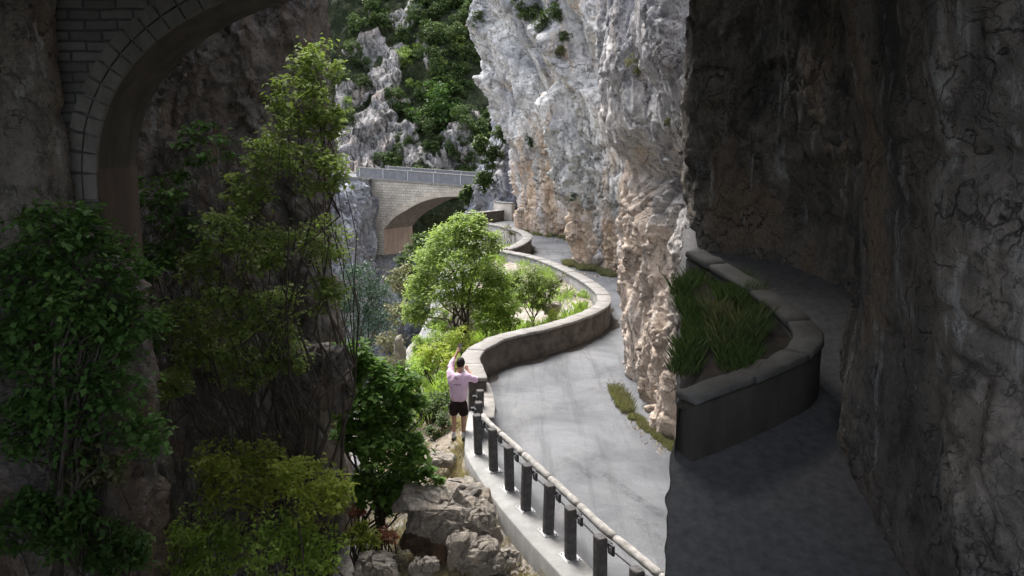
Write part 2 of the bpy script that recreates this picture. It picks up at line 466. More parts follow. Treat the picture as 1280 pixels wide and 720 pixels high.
# ------------------------------------------------------------------ rock walls
def rock_wall(name, pts, zs, seed, mat, A=1.0, kstep=.0028, smin=.03, flip=False, extra=None, prof_scale=1.0, smooth_n=.5, fs=1.0, afun=None):
    """pts: [(x, y, [(z, out), ...])]; the wall stands on the polyline and leans out along its normal by 'out'"""
    P = np.array([p[:2] for p in pts], float)
    zs = np.asarray(zs, float)
    prof = np.array([np.interp(zs, [q[0] for q in p[2]], [q[1] for q in p[2]]) for p in pts])
    seg = np.r_[0, np.cumsum(np.linalg.norm(np.diff(P, axis=0), axis=1))]
    cc = catmull(P, 24); ck = np.linspace(0, len(P) - 1, len(cc))
    samp = [0.0]; L = np.r_[0, np.cumsum(np.linalg.norm(np.diff(cc, axis=0), axis=1))]
    s = 0
    while s < L[-1]:
        y = np.interp(s, L, np.hypot(cc[:, 0], cc[:, 1])); s += max(smin, y * kstep); samp.append(min(s, L[-1]))
    samp = np.array(samp)
    B = np.stack([np.interp(samp, L, cc[:, i]) for i in (0, 1)], 1)
    kk = np.interp(samp, L, ck)
    # smoothed normals
    e = smooth_n
    T = np.stack([np.interp(samp + e, L, cc[:, i]) - np.interp(samp - e, L, cc[:, i]) for i in (0, 1)], 1)
    T /= np.linalg.norm(T, axis=1)[:, None] + 1e-9
    N = np.stack([-T[:, 1], T[:, 0]], 1) * (-1 if flip else 1)
    i0 = np.clip(np.floor(kk).astype(int), 0, len(P) - 2); fr = (kk - i0)[:, None]; fr = fr * fr * (3 - 2 * fr)
    PR = prof[i0] * (1 - fr) + prof[i0 + 1] * fr
    ns, nz = len(B), len(zs)
    off = PR * prof_scale
    X = B[:, None, 0] + N[:, None, 0] * off; Y = B[:, None, 1] + N[:, None, 1] * off; Z = np.broadcast_to(zs, (ns, nz))
    Q = np.stack([X.ravel(), Y.ravel(), Z.ravel()], 1)
    d = rockdisp(Q, seed, A, fs)
    if afun is not None: d = d * afun(Q)
    if extra is not None: d = d + extra(Q, np.repeat(kk, nz))
    d = d.reshape(ns, nz)
    X = X + N[:, None, 0] * d; Y = Y + N[:, None, 1] * d
    Z = Z + (fbm(Q * 2.0, 2, seed + 90) * .06 * A).reshape(ns, nz)
    V = np.stack([X.ravel(), Y.ravel(), Z.ravel()], 1)
    a = (np.arange(ns - 1)[:, None] * nz + np.arange(nz - 1)[None]).ravel()
    Fc = np.stack([a, a + nz, a + nz + 1, a + 1], 1)
    if flip: Fc = Fc[:, ::-1]
    return mesh_obj(name, V, Fc, mat, smooth=False)


def zgrid(z0, z1, step, top, coarse):
    return np.r_[np.arange(z0, z1, step), np.arange(z1, top, coarse), top]


g = lambda px, py: G(px, py, 0)
flat = [(-2, 0), (30, 0)]
# near buttress on the right of the road
pc = [(8.5, 6.5, flat), (6.2, 10.5, flat), (4.6, 13.5, [(-2, 0), (3, 0), (5.5, -.3), (6.5, .2), (12, .6), (30, 0)]),
      (*g(846, 562), [(-2, .1), (0, .1), (3, 0), (5.0, -.5), (6.3, .15), (9, .55), (30, 0)]),
      (*g(812, 518), [(-2, .05), (0, 0), (2, .05), (4.6, -.3), (5.3, -.55), (6.3, .2), (8, .55), (30, .3)]),
      (*g(788, 482), [(-2, 0), (0, 0), (2, .1), (4.5, 0), (5.2, -.25), (6.1, .35), (7.6, .75), (9.6, .85), (30, .6)]),
      (3.25, 23.0, [(-2, 0), (2, .1), (5, .1), (7, .7), (10, .8), (30, .6)]), (5.0, 25.2, flat), (8.0, 27.5, flat), (11, 30, flat)]
def hollow(Q, kk):
    return (-.65 * np.exp(-((kk - 4.75) / .5) ** 2 - ((Q[:, 2] - 5.2) / .5) ** 2) + .15 * np.exp(-((kk - 4.6) / .8) ** 2 - ((Q[:, 2] - 6.5) / .5) ** 2)
            - .35 * np.exp(-((kk - 3.6) / .35) ** 2 - ((Q[:, 2] - 3.2) / 1.2) ** 2) + .25 * fbm(Q * np.array([1.2, 1.2, .5]), 3, 444) - .16 * (1 - np.clip(Q[:, 2] / 6, 0, 1)))


tag(rock_wall('cliff', pc, zgrid(-.6, 10.2, .035, 22, .5), 3, M['rock_near'], .5, .0017, fs=1.5, extra=hollow, afun=lambda Q: 1 - .45 * np.clip((Q[:, 2] - 5.6) / 1.2, 0, 1)), kind='structure')


# the two farther cliffs
def strata(Q, kk):
    # slabs dipping down to the right: every upper slab juts over the one below it
    u = Q[:, 2] * .62 + Q[:, 0] * .95 + fbm(Q * .35, 3, 71) * .55
    saw = (u / 2.3) % 1.0
    amt = np.clip((Q[:, 2] - 4.5) / 4, 0, 1)
    return (np.where(saw < .72, saw * .95, (1 - saw) * 2.44) - .35) * amt * (1.1 + 1.0 * np.clip((Q[:, 0] + .8) / 1.5, 0, 1)) - .6 * (1 - np.clip(Q[:, 2] / 6, 0, 1))


def leanA(o): return [(-2, 0), (0, 0), (5.6, 0), (6.6, .35 * o), (7.9, .95 * o), (10, 2.0 * o), (12.8, 2.7 * o), (16, 3.0 * o), (30, 3.4 * o)]


pa = [(13, 30, flat), (8.3, 32.5, flat), (6.3, 34.6, flat), (*g(772, 347), flat), (*g(738, 341), flat), (*g(704, 333), [(-2, 0), (3, .1), (6, .6), (14, 1.0), (30, 1)]),
      (2.85, 43.5, [(-2, 0), (5, .2), (9, .9), (30, 1)]), (3.6, 46.5, [(-2, 0), (6, 0), (10, .6), (30, 1)]), (*g(713, 300), [(-2, 0), (6, 0), (10, .8), (30, 1.2)]),
      (*g(672, 295), leanA(.45)), (*g(641, 286), leanA(.85)), (.1, 59, leanA(1.0)), (1.7, 62.5, leanA(1)), (5, 66, leanA(.6)), (10, 70, flat)]
tag(rock_wall('cliff', pa, zgrid(-.8, 17, .07, 26, .6), 19, M['rock_far'], .8, .0015, extra=strata, smooth_n=1.0, fs=1.1), kind='structure')

# rock spur behind the far bend, and the grey cliff that carries the bridge on the left
ps = [(8, 63, flat), (2.5, 64.5, flat), (*D(640, 262, 66)[:2], [(-9, 1.5), (0, .8), (3, 0), (8, -.8), (14, -2)]), (*D(612, 262, 68)[:2], [(-9, 1.5), (0, .5), (3, -.2), (7, -1.4), (14, -3)]),
      (*D(594, 262, 71)[:2], [(-9, 1.5), (0, .3), (3, -.5), (7, -1.8), (14, -3)]), (-2.5, 76, [(-9, 1), (14, -3)]), (2, 80, [(-9, 0), (14, -3)])]
tag(rock_wall('cliff', ps, zgrid(-9, 9, .14, 12, .5), 31, M['rock_gorge'], 1.3, .0022), kind='structure')
pe = [(-9.5, 93, flat), (-12.9, 84.5, flat), (*D(461, 335, 80)[:2], [(-25, 1.0), (-6, .5), (-2, 0), (1.5, -.6), (3, -1.5)]), (*D(450, 300, 78)[:2], [(-25, 1.2), (-6, .4), (-2, 0), (.5, -.3), (2.0, -1.2), (3, -2.5)]),
      (*D(434, 300, 76)[:2], [(-25, 2), (-6, .6), (-2, 0), (1.0, -.5), (2.5, -2), (4, -3)]), (*D(425, 300, 74)[:2], [(-25, 2), (0, 0), (3, -1), (6, -3)]),
      (-22, 70, [(-25, 2), (0, 0), (6, -3)]), (-34, 64, [(-25, 2), (0, 0), (6, -3)])]
tag(rock_wall('cliff', pe[::-1], zgrid(-20, 1.9, .12, 2.2, .3), 43, M['rock_gorge'], 1.2, .0022, flip=True), kind='structure')

# ------------------------------------------------------------------ walls along the road
ZT = .8
IN1 = [(608, 473), (604, 462), (598.5, 448), (604, 438), (615, 431), (638, 421), (683, 411), (720, 400), (746, 390), (760, 381), (763, 374), (757, 363), (736, 348), (704, 332), (677, 322), (648, 315.5), (622, 311)]
p1 = np.array([G(x, y, ZT) for x, y in IN1])
IN2 = [(620, 310.5), (633, 312), (648, 308), (660, 301.5), (664.5, 296), (660, 290.5), (645, 285), (628, 281), (612, 278.5)]
p2 = np.array([G(x, y, ZT) for x, y in IN2])
IN3 = [(585, 266), (600, 265.5), (620, 263.5), (637, 261)]


def sweep_wall(name, path, th, z0, z1, body, cap, label, cat, cap_h=.09, over=.03, n=14, step=.18, zfun=None):
    c = resample(catmull(path, n), step)
    t = np.gradient(c, axis=0); t /= np.linalg.norm(t, axis=1)[:, None]
    N = np.stack([-t[:, 1], t[:, 0]], 1)
    root = empty(name, (float(c[0, 0]), float(c[0, 1]), 0)); tag(root, label, cat)
    zz = np.zeros(len(c)) if zfun is None else np.array([zfun(*q) for q in c])
    rng = np.random.default_rng(5)

    c_all, N_all, zz_all = c, N, zz

    def strip(nm, a, b, za, zb, mat, jig, sel=slice(None), dz=0.0):
        c, N, zz = c_all[sel].copy(), N_all[sel], zz_all[sel] + dz
        V, m = [], len(c)
        if dz:
            c[0] += (c[1] - c[0]) * .05; c[-1] += (c[-2] - c[-1]) * .05
        jj = rng.normal(0, jig, (m, 2))
        V = np.concatenate([np.c_[c + N * (a + jj[:, :1]), zz + za], np.c_[c + N * (a + jj[:, :1]), zz + zb + jj[:, 1]],
                            np.c_[c + N * (b + jj[:, 1:]), zz + zb + jj[:, 1]], np.c_[c + N * (b + jj[:, 1:]), zz + za]])
        i = np.arange(m - 1); Fs = []
        for k in range(4):
            k2 = (k + 1) % 4
            Fs.append(np.stack([k * m + i, k * m + i + 1, k2 * m + i + 1, k2 * m + i], 1))
        Fs.append(np.array([[0, m, 2 * m, 3 * m], [4 * m - 1, 3 * m - 1, 2 * m - 1, m - 1]]))
        V = V - np.array([c_all[0, 0], c_all[0, 1], 0])
        o = mesh_obj(nm, V, np.concatenate(Fs), mat, root)
        if nm == 'wall_body':
            o.data.materials.append(cap)
            for f_ in range(2 * (m - 1), 3 * (m - 1)): o.data.polygons[f_].material_index = 1
        o.modifiers.new('b', 'BEVEL').width = .015; o.modifiers['b'].limit_method = 'ANGLE'
        return o
    strip('wall_body', 0, th, z0, z1 - cap_h, body, .004)
    k0 = 0
    while k0 < len(c_all) - 1:
        k1 = min(k0 + 7, len(c_all) - 1)
        if len(c_all) - 1 - k1 < 3: k1 = len(c_all) - 1
        strip('coping', -over, th + over, z1 - cap_h, z1, cap, .005, slice(k0, k1 + 1), rng.uniform(.001, .014)); k0 = k1
    return root, c, N


W1, c1, N1 = sweep_wall('parapet_wall', p1, .41, -1.2, ZT, M['wall'], M['coping'], 'long curving roadside parapet with pale coping and dark stained inner face, just beyond the standing man', 'parapet')
W2, c2, N2 = sweep_wall('parapet_wall', p2, .46, -1.5, ZT, M['wall'], M['coping'], 'short parapet curling round the small green shrub at the second bend of the road', 'parapet')
p3 = np.array([G(x, y, ZT) for x, y in IN3])
W3, c3, N3 = sweep_wall('parapet_wall', p3, .46, -2, ZT, M['wall'], M['coping'], 'straight dark parapet on the farthest visible stretch of road, below the bridge end', 'parapet')
M['pale_wall'] = mat_concrete('pale_wall', (.5, .46, .41), (.3, .27, .24), .4)
p4 = np.array([D(617, 260, 64.5)[:2], D(625, 260, 63.2)[:2], D(640, 260, 62.5)[:2]])
W4, c4, N4 = sweep_wall('parapet_wall', p4, .4, -1, 1.35, M['pale_wall'], M['coping'], 'tiny pale parapet tucked against the cliff above the farthest dark parapet', 'parapet')

# concrete ledge and low wall that carry the guardrail
LO = [(588, 505), (583, 530), (581, 552), (583, 570), (608, 611), (639, 651), (670, 686), (706, 724), (760, 782), (830, 850)]
lo = np.array([G(x, y, .06) for x, y in LO])
lc = resample(catmull(lo, 12), .2)
lt = np.gradient(lc, axis=0); lt /= np.linalg.norm(lt, axis=1)[:, None]
LN = np.stack([-lt[:, 1], lt[:, 0]], 1)      # path runs towards the camera: left normal points to the road
m = len(lc); LW = .5
V = np.concatenate([np.c_[lc, np.full(m, -1.3)], np.c_[lc, np.full(m, .06)], np.c_[lc + LN * LW, np.full(m, .06)], np.c_[lc + LN * LW, np.full(m, -1.3)]])
i = np.arange(m - 1)
Fs = [np.stack([k * m + i, k * m + i + 1, ((k + 1) % 4) * m + i + 1, ((k + 1) % 4) * m + i], 1)[:, ::-1] for k in range(4)]
Fs.append(np.array([[0, m, 2 * m, 3 * m], [4 * m - 1, 3 * m - 1, 2 * m - 1, m - 1]]))
led = mesh_obj('concrete_ledge', V, np.concatenate(Fs), M['ledge'])
led.modifiers.new('b', 'BEVEL').width = .02
tag(led, 'long pale concrete ledge carrying the dark guardrail posts along the road edge', 'ledge')
pl = np.array([G(x, y, .5) for x, y in [(610, 478), (615, 492), (617, 506), (616, 522)]])
sweep_wall('low_wall', pl[::-1], .3, -.4, .5, M['ledge'], M['coping'], 'short low concrete wall stepping down between the parapet end and the guardrail', 'wall', n=8)

# guardrail
gr = empty('guardrail', (*G(657, 636, .06), .06)); gl = Vector(gr.location)
tag(gr, 'roadside guardrail of dark wooden posts carrying a pale weathered log rail', 'guardrail')
RP = [(604, 520), (611, 529), (628, 544), (648, 562), (670, 582), (692, 602), (723, 631), (754, 660), (786, 686), (817, 712), (870, 757)]
rp = np.array([(*G(x, y, .74), .74) for x, y in RP])
rc = resample(catmull(rp, 10), .12)
POSTS = [(600, 533), (599, 549), (598, 567), (617, 588), (637, 612), (657, 637), (685, 666), (713, 697), (750, 739), (794, 786), (845, 838)]
for k, (x, y) in enumerate(POSTS):
    X, Y = G(x, y, .06)
    j = int(np.argmin(np.hypot(rc[:, 0] - X, rc[:, 1] - Y))); j = min(max(j, 1), len(rc) - 2)
    d = rc[j + 1] - rc[j - 1]; ang = math.atan2(d[1], d[0]); Mx = Matrix.Rotation(ang, 3, 'Z')
    nrm = Vector((-math.sin(ang), math.cos(ang), 0))
    sgn = 1 if (rc[j][0] - X) * nrm.x + (rc[j][1] - Y) * nrm.y > 0 else -1
    hgt = .8 + random.uniform(-.01, .01)
    po = MB()
    ring = []
    for q in range(10):
        a = math.pi * 2 * q / 10; ring.append((.092 * max(-1, min(1, 1.25 * math.cos(a))), .078 * max(-1, min(1, 1.25 * math.sin(a)))))
    for z in (.012, hgt - .02, hgt):
        for (u, v_) in ring:
            sh = .9 if z == hgt else 1
            q = Mx @ Vector((u * sh, v_ * sh, 0)); po.v.append((q.x, q.y, z))
    for r_ in range(2):
        for q in range(10): po.f.append((r_ * 10 + q, r_ * 10 + (q + 1) % 10, (r_ + 1) * 10 + (q + 1) % 10, (r_ + 1) * 10 + q))
    po.f.append(tuple(20 + q for q in range(10)))
    p = po.build('post', M['post'], gr); p.rotation_euler = (random.uniform(-.03, .03), random.uniform(-.03, .03), 0); p.location = (X - gl.x, Y - gl.y, .06 - gl.z)
    b = MB(); b.box((0, 0, .006), (.3, .24, .012), Mx)
    for sx in (-1, 1):
        for sy in (-1, 1):
            q = Mx @ Vector((sx * .12, sy * .09, 0)); b.tube([(q.x, q.y, .01), (q.x, q.y, .035)], .014, 6)
    b.build('base_plate', M['steel'], p)
    # bracket reaching from the post to the log
    br = MB(); q = nrm * (sgn * .1)
    br.box((q.x + Mx.col[0].x * .12, q.y + Mx.col[0].y * .12, .63), (.13, .03, .14), Mx)
    br.box((q.x, q.y, .66), (.1, .12, .05), Mx)
    br.build('bracket', M['dark_steel'], p)
    MB().box((q.x + Mx.col[0].x * .12 - nrm.x * sgn * .017, q.y + Mx.col[0].y * .12 - nrm.y * sgn * .017, .63), (.07, .006, .08), Mx).build('bracket_plate', M['steel'], p)
rng = np.random.default_rng(3)
ns = 9
for k in range(0, len(rc) - 2, ns):
    s = rc[k:k + ns + 1].copy()
    if len(s) < 3: continue
    s[0] += (s[1] - s[0]) * .06; s[-1] += (s[-2] - s[-1]) * .06
    o = MB().tube([tuple(q - np.array(gl)) for q in s], list(.062 + rng.normal(0, .003, len(s)) - np.r_[.01, np.zeros(len(s) - 2), .01]), 12).build('log_rail', M['rail'], gr, True)
bar = MB(); bar.tube([tuple(np.array([q[0], q[1], .52]) - np.array(gl)) for q in rc], .012, 5); bar.build('steel_cable', M['steel'], gr)

# ------------------------------------------------------------------ terrain
ed = sorted([(y, x) for x, y in lc] + [(q[1], q[0]) for q in (c1 + N1 * .46)] + [(q[1], q[0]) for q in (c2 + N2 * .46)] + [(q[1], q[0]) for q in (c3 + N3 * .46)])
ed = np.array(ed)
BROW = np.array([(8, -1.0), (11, -1.6), (14, -2.6), (17, -3.2), (22, -3.3), (28, -3.2), (32, -2.6), (36, -2.2), (40, -2.2), (46, -1.6), (54, -2.6), (60, -4.6), (75, -7), (90, -9)])


def terrain_z(X, Y):
    xe = np.interp(Y, ed[:, 0], ed[:, 1]); xb = np.minimum(np.interp(Y, BROW[:, 0], BROW[:, 1]), xe - 1.0)
    P = np.stack([X, Y, 0 * X], 1)
    d = xe - X; wd = xe - xb
    a = np.clip(d / wd, 0, 1); b = np.maximum(xb - X, 0)
    xb = np.where(Y > 44, np.maximum(xb, xe - .9), xb); b = np.maximum(xb - X, 0); a = np.clip(d / (xe - xb), 0, 1)
    bay = np.clip((Y - 22.5) / 2.5, 0, 1) * np.clip((46 - Y) / 3, 0, 1)
    z = np.where(d < 0, -.3, -.32 - .9 * a ** 1.3 + bay * .75 * np.exp(-(np.clip(d - .3, 0, 9) / 1.1) ** 2))
    z = z - np.interp(b, [0, 1, 3, 6, 11, 16, 24, 40, 60], [0, 1.6, 7.5, 13, 16, 16.5, 11, -6, -28])
    z = z + np.clip(d, 0, .6) / .6 * (fbm(P * .8, 4, 5) * .16 + fbm(P * 3.1, 3, 8) * .05) + np.clip(b / 2, 0, 1) * fbm(P * .35, 4, 12) * 1.2
    z = z - np.clip((Y - 63) / 3, 0, 1) * np.clip(14 + z, 0, 14)
    # mound under the shaded bushes at the near left
    z = z + 2.1 * np.exp(-(((X + 5.0) / 2.6) ** 2 + ((Y - 9.8) / 1.9) ** 2)) * 1.0 * (d > 0)
    return z


ys = [5.0]
while ys[-1] < 92: ys.append(ys[-1] + max(.09, ys[-1] * .0085))
ys = np.array(ys); xs = np.r_[np.arange(-60, -14, .9), np.arange(-14, -6, .3), np.arange(-6, 4, .09), np.arange(4, 14, .6)]
XX, YY = np.meshgrid(xs, ys); X_, Y_ = XX.ravel(), YY.ravel()
Zt = terrain_z(X_, Y_)
nx = len(xs); a = (np.arange(len(ys) - 1)[:, None] * nx + np.arange(nx - 1)[None]).ravel()
tag(mesh_obj('ground', np.stack([X_, Y_, Zt], 1), np.stack([a, a + 1, a + nx + 1, a + nx], 1), M['terrain'], smooth=True), kind='structure')


def tz(x, y): return float(terrain_z(np.array([float(x)]), np.array([float(y)]))[0])


# road: one sheet from the ledge/walls to under the cliffs
ry = np.r_[np.arange(6, 30, .15), np.arange(30, 64, .3)]
xl = np.interp(ry, ed[:, 0], ed[:, 1]) + .15
nxr = 60
Vr = []
for y, x0 in zip(ry, xl):
    for k in range(nxr):
        x = x0 + (14 - x0) * (k / (nxr - 1)) ** 1.3; Vr.append((x, y, 0))
Vr = np.array(Vr); Vr[:, 2] = fbm(np.c_[Vr[:, :2] * .5, np.zeros(len(Vr))], 2, 77) * .015
a = (np.arange(len(ry) - 1)[:, None] * nxr + np.arange(nxr - 1)[None]).ravel()
tag(mesh_obj('road', Vr, np.stack([a, a + 1, a + nxr + 1, a + nxr], 1), M['asphalt'], smooth=True), kind='structure')

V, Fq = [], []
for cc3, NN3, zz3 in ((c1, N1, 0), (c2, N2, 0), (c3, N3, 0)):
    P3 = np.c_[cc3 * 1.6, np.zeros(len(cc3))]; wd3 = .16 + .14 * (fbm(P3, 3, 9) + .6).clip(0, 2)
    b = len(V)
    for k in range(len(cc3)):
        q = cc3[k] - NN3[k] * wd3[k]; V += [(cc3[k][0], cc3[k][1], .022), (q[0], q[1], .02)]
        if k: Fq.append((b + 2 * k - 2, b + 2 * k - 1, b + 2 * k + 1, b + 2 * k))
M['shade_and_soil'] = mat_plain('shade_and_soil', (.045, .038, .033), .95, .5, 5, .6)  # colour of the painted contact shade, and of the planter soil
tag(mesh_obj('shade_and_soil', np.array(V), Fq, M['shade_and_soil']), kind='stuff')  # dark strip painted along the wall feet in place of contact shade

t = NT('tyre_mark'); t.done((.03, .03, .033))
tb = t.n('ShaderNodeBsdfTransparent'); mxs = t.n('ShaderNodeMixShader')
t.l(t.math('MULTIPLY', t.ramp(t.noise(9, 8, .85), [(.45, 0), (.75, 1)]), .5), mxs.inputs[0]); t.l(tb.outputs[0], mxs.inputs[1]); t.l(t.b.outputs[0], mxs.inputs[2]); t.l(mxs.outputs[0], t.out.inputs['Surface'])
for tp_ in ([(812, 665), (845, 650), (800, 628), (775, 608)][2:] + [(750, 590)], [(845, 655), (820, 640), (795, 622)], [(745, 600), (722, 583), (700, 572)], [(842, 690), (815, 668), (790, 645)]):
    q = resample(catmull([np.array(G(*p_, 0)) for p_ in tp_], 8), .08); tg = np.gradient(q, axis=0); tg /= np.linalg.norm(tg, axis=1)[:, None]; n_ = np.stack([-tg[:, 1], tg[:, 0]], 1)
    V = []
    for k in range(len(q)): V += [(*(q[k] + n_[k] * .09), .021), (*(q[k] - n_[k] * .09), .021)]
    k = np.arange(len(q) - 1) * 2
    tag(mesh_obj('road_marking', np.array(V), np.stack([k, k + 1, k + 3, k + 2], 1), t.m), kind='structure')

# ------------------------------------------------------------------ far hillside
HR = [(D(x, y, 98), r * pxm(98)) for x, y, r in [(455, 50, 26), (478, 92, 26), (458, 165, 34), (508, 125, 14), (500, 20, 22), (485, 150, 16), (445, 215, 30), (575, 185, 24), (560, 205, 22), (600, 205, 20), (440, 110, 22), (470, 200, 34), (478, 130, 22), (520, 40, 12), (535, 85, 10), (512, 165, 14), (488, 60, 20), (520, 200, 18), (592, 150, 9), (450, 5, 12)]]
ys2 = np.arange(86, 118, .3); xs2 = np.r_[np.arange(-62, -24, .8), np.arange(-24, 4, .2), np.arange(4, 26, .8)]
XX, YY = np.meshgrid(xs2, ys2); hx, hy = XX.ravel(), YY.ravel()
hb = (hy - 90) * 1.35
P = np.stack([hx, hy, hb], 1)
mask = np.zeros(len(P))
for c, r in HR:
    dd = np.hypot(P[:, 0] - c[0], (P[:, 2] - c[2]))
    mask = np.maximum(mask, np.clip((r * 1.1 - dd + fbm(P * .5, 3, 3) * 1.2) / .9, 0, 1))
mask = np.where((hx < -22) | (hx > 0), np.maximum(mask, np.clip(fbm(P * .16, 3, 99) * 3 + .1, 0, 1)), mask)
ff, _ = facet(P * .22, 7); f2, _ = facet(P * .6, 9)
f3, e3_ = facet(P * 1.6, 13)
dh = fbm(P * .12, 4, 21) * 1.5 + mask * (ff * 1.5 + f2 * .9 + f3 * .7 + facet(P * 3.4, 17)[0] * .35 + .4) + (1 - mask) * fbm(P * 1.3, 3, 33) * .45
hy = hy - dh * .85; hz = hb + dh * .4
t_ = NT('hill_ground')
at = t_.n('ShaderNodeAttribute', attribute_name='rock')
soil = t_.mix(t_.ramp(t_.noise(.5, 6, .7), [(.4, 0), (.6, 1)]), (.02, .03, .012), (.06, .072, .03))
soil = t_.mix(t_.ramp(t_.noise(2.6, 6, .75), [(.42, .9), (.58, 0)]), soil, (.012, .018, .008))
rk = t_.mix(t_.ramp(t_.noise(.5, 7, .7), [(.35, 0), (.62, 1)]), (.2, .2, .215), (.52, .48, .46))
rk = t_.mix(t_.ramp(t_.noise(1.3, 7, .75), [(.5, 0), (.62, .8)]), rk, (.13, .14, .13))
rk = t_.mix(t_.ramp(t_.noise(.3, 4, .7), [(.52, 0), (.66, .6)]), rk, (.5, .4, .36))
for vs_, am_ in ((.35, .8), (1.1, .7), (2.6, .5)):
    vo_ = t_.n('ShaderNodeTexVoronoi', feature='DISTANCE_TO_EDGE'); vo_.inputs['Scale'].default_value = vs_
    wv_ = t_.n('ShaderNodeVectorMath', operation='ADD'); nz_ = t_.n('ShaderNodeTexNoise'); nz_.inputs['Scale'].default_value = vs_ * 1.5; nz_.inputs['Detail'].default_value = 5
    t_.l(t_.tc.outputs['Object'], nz_.inputs['Vector']); t_.l(nz_.outputs['Color'], wv_.inputs[0]); t_.l(t_.map((1, 1, .6)), wv_.inputs[1]); t_.l(wv_.outputs[0], vo_.inputs['Vector'])
    rk = t_.mix(t_.math('MULTIPLY', t_.ramp(vo_.outputs['Distance'], [(0, 1), (.06, 0)]), am_), rk, (.05, .048, .045))
rk = t_.mix(t_.ramp(t_.noise(1.6, 6, .7), [(.54, 0), (.62, .85)]), rk, (.045, .055, .025))
rk = t_.mix(1, rk, (1.35, 1.35, 1.35), 'MULTIPLY')
cc_ = t_.mix(t_.ramp(t_.math('ADD', at.outputs['Fac'], t_.math('MULTIPLY', t_.math('SUBTRACT', t_.noise(.8, 6, .75), .5), 1.4)), [(.42, 0), (.55, 1)]), soil, rk)
M['hill'] = t_.done(cc_, t_.bump(t_.noise(1.1, 8, .75), 1, .6))
nx = len(xs2); a = (np.arange(len(ys2) - 1)[:, None] * nx + np.arange(nx - 1)[None]).ravel()
hill = mesh_obj('hillside', np.stack([hx, hy, hz], 1), np.stack([a, a + 1, a + nx + 1, a + nx], 1), M['hill'], smooth=False)
tag(hill, kind='structure')
at_ = hill.data.attributes.new('rock', 'FLOAT', 'POINT'); at_.data.foreach_set('value', mask.astype(np.float32))
hbvh = BVHTree.FromObject(hill, bpy.context.evaluated_depsgraph_get())


# ------------------------------------------------------------------ plants
def leaves(cl, size, rng, flat=.35, aspect=.55, squash=1.0):
    """cl: [(centre, radius, count)]; leaf-sized bent quads gathered in small sprays through each clump"""
    Vs = []
    for c, r, n in cl:
        nsub = max(3, int(n / 22)); dirs = rng.normal(size=(nsub, 3)); dirs /= np.linalg.norm(dirs, axis=1)[:, None]
        rad = r * rng.uniform(.25, 1.0, nsub) ** .55
        sub = np.array(c) + dirs * rad[:, None] * np.array([1, 1, squash])
        idx = rng.integers(0, nsub, n)
        spread = r * .22
        p = sub[idx] + rng.normal(0, spread, (n, 3)) * np.array([1, 1, .55])
        az = rng.uniform(0, 2 * np.pi, n); ti = rng.normal(0, flat, n) - .25
        d = np.stack([np.cos(az) * np.cos(ti), np.sin(az) * np.cos(ti), np.sin(ti)], 1)
        side = np.stack([-np.sin(az), np.cos(az), rng.normal(0, flat * .9, n)], 1); side /= np.linalg.norm(side, axis=1)[:, None]
        s = size * rng.uniform(.6, 1.35, n)[:, None]
        up = np.cross(d, side)
        Vs.append(np.stack([p, p + d * s * .45 + side * s * aspect * .5 + up * s * .08, p + d * s - up * s * .1, p + d * s * .45 - side * s * aspect * .5 + up * s * .08], 1))
    V = np.concatenate(Vs).reshape(-1, 3)
    return V, np.arange(len(V)).reshape(-1, 4)


def limb(mb, a, b, r0, r1, rng, n=7, sag=.12):
    a, b = np.array(a, float), np.array(b, float); L = np.linalg.norm(b - a)
    pts = []
    j = rng.normal(0, L * .035, (n, 3)); j[0] = j[-1] = 0
    for i in range(n):
        t = i / (n - 1); p = a * (1 - t) + b * t + j[i]; p[2] += math.sin(math.pi * t) * L * sag; pts.append(p)
    mb.tube(pts, [r0 + (r1 - r0) * (i / (n - 1)) for i in range(n)], 6)
    return pts


def tree(name, base, fork_h, cl, size, leafmat, label, cat, r0, seed, trunks=1, group=None, flat=.35, aspect=.55, kids='crown', bark='bark', squash=1.0):
    rng = np.random.default_rng(seed)
    base = np.array(base, float); root = empty(name, tuple(base)); tag(root, label, cat, group)
    mb = MB()
    cs = [np.array(c) - base for c, r, n in cl]
    mean = np.mean(cs, axis=0)
    forks = []
    for k in range(trunks):
        b0 = np.array([rng.uniform(-.12, .12) * k, rng.uniform(-.1, .1) * k, -.25])
        top = np.array([mean[0] * (.35 + .25 * k) + rng.normal(0, .08), mean[1] * .4, fork_h * rng.uniform(.85, 1.1)])
        pts = limb(mb, b0, top, r0, r0 * .62, rng, 8, 0.0); forks.append((pts, top))
    for k, c in enumerate(cs):
        pts, top = forks[k % trunks]
        st = pts[rng.integers(4, 8)]
        r = cl[k][1]
        lp = limb(mb, st, c, r0 * .42, r0 * .12, rng, 8, .1)
        for q in range(6):
            e = c + rng.normal(0, 1, 3) * r * .6
            limb(mb, lp[rng.integers(3, 8)], e, r0 * .13, r0 * .035, rng, 5, .06)
    mb.build('trunk', M[bark], root, True)
    V, Fq = leaves(cl, size, rng, flat, aspect, squash)
    mesh_obj('crown', V - base, Fq, leafmat, root)
    return root


def clump(px, py, Y, rpx, n): return (D(px, py, Y), rpx * pxm(Y), n)


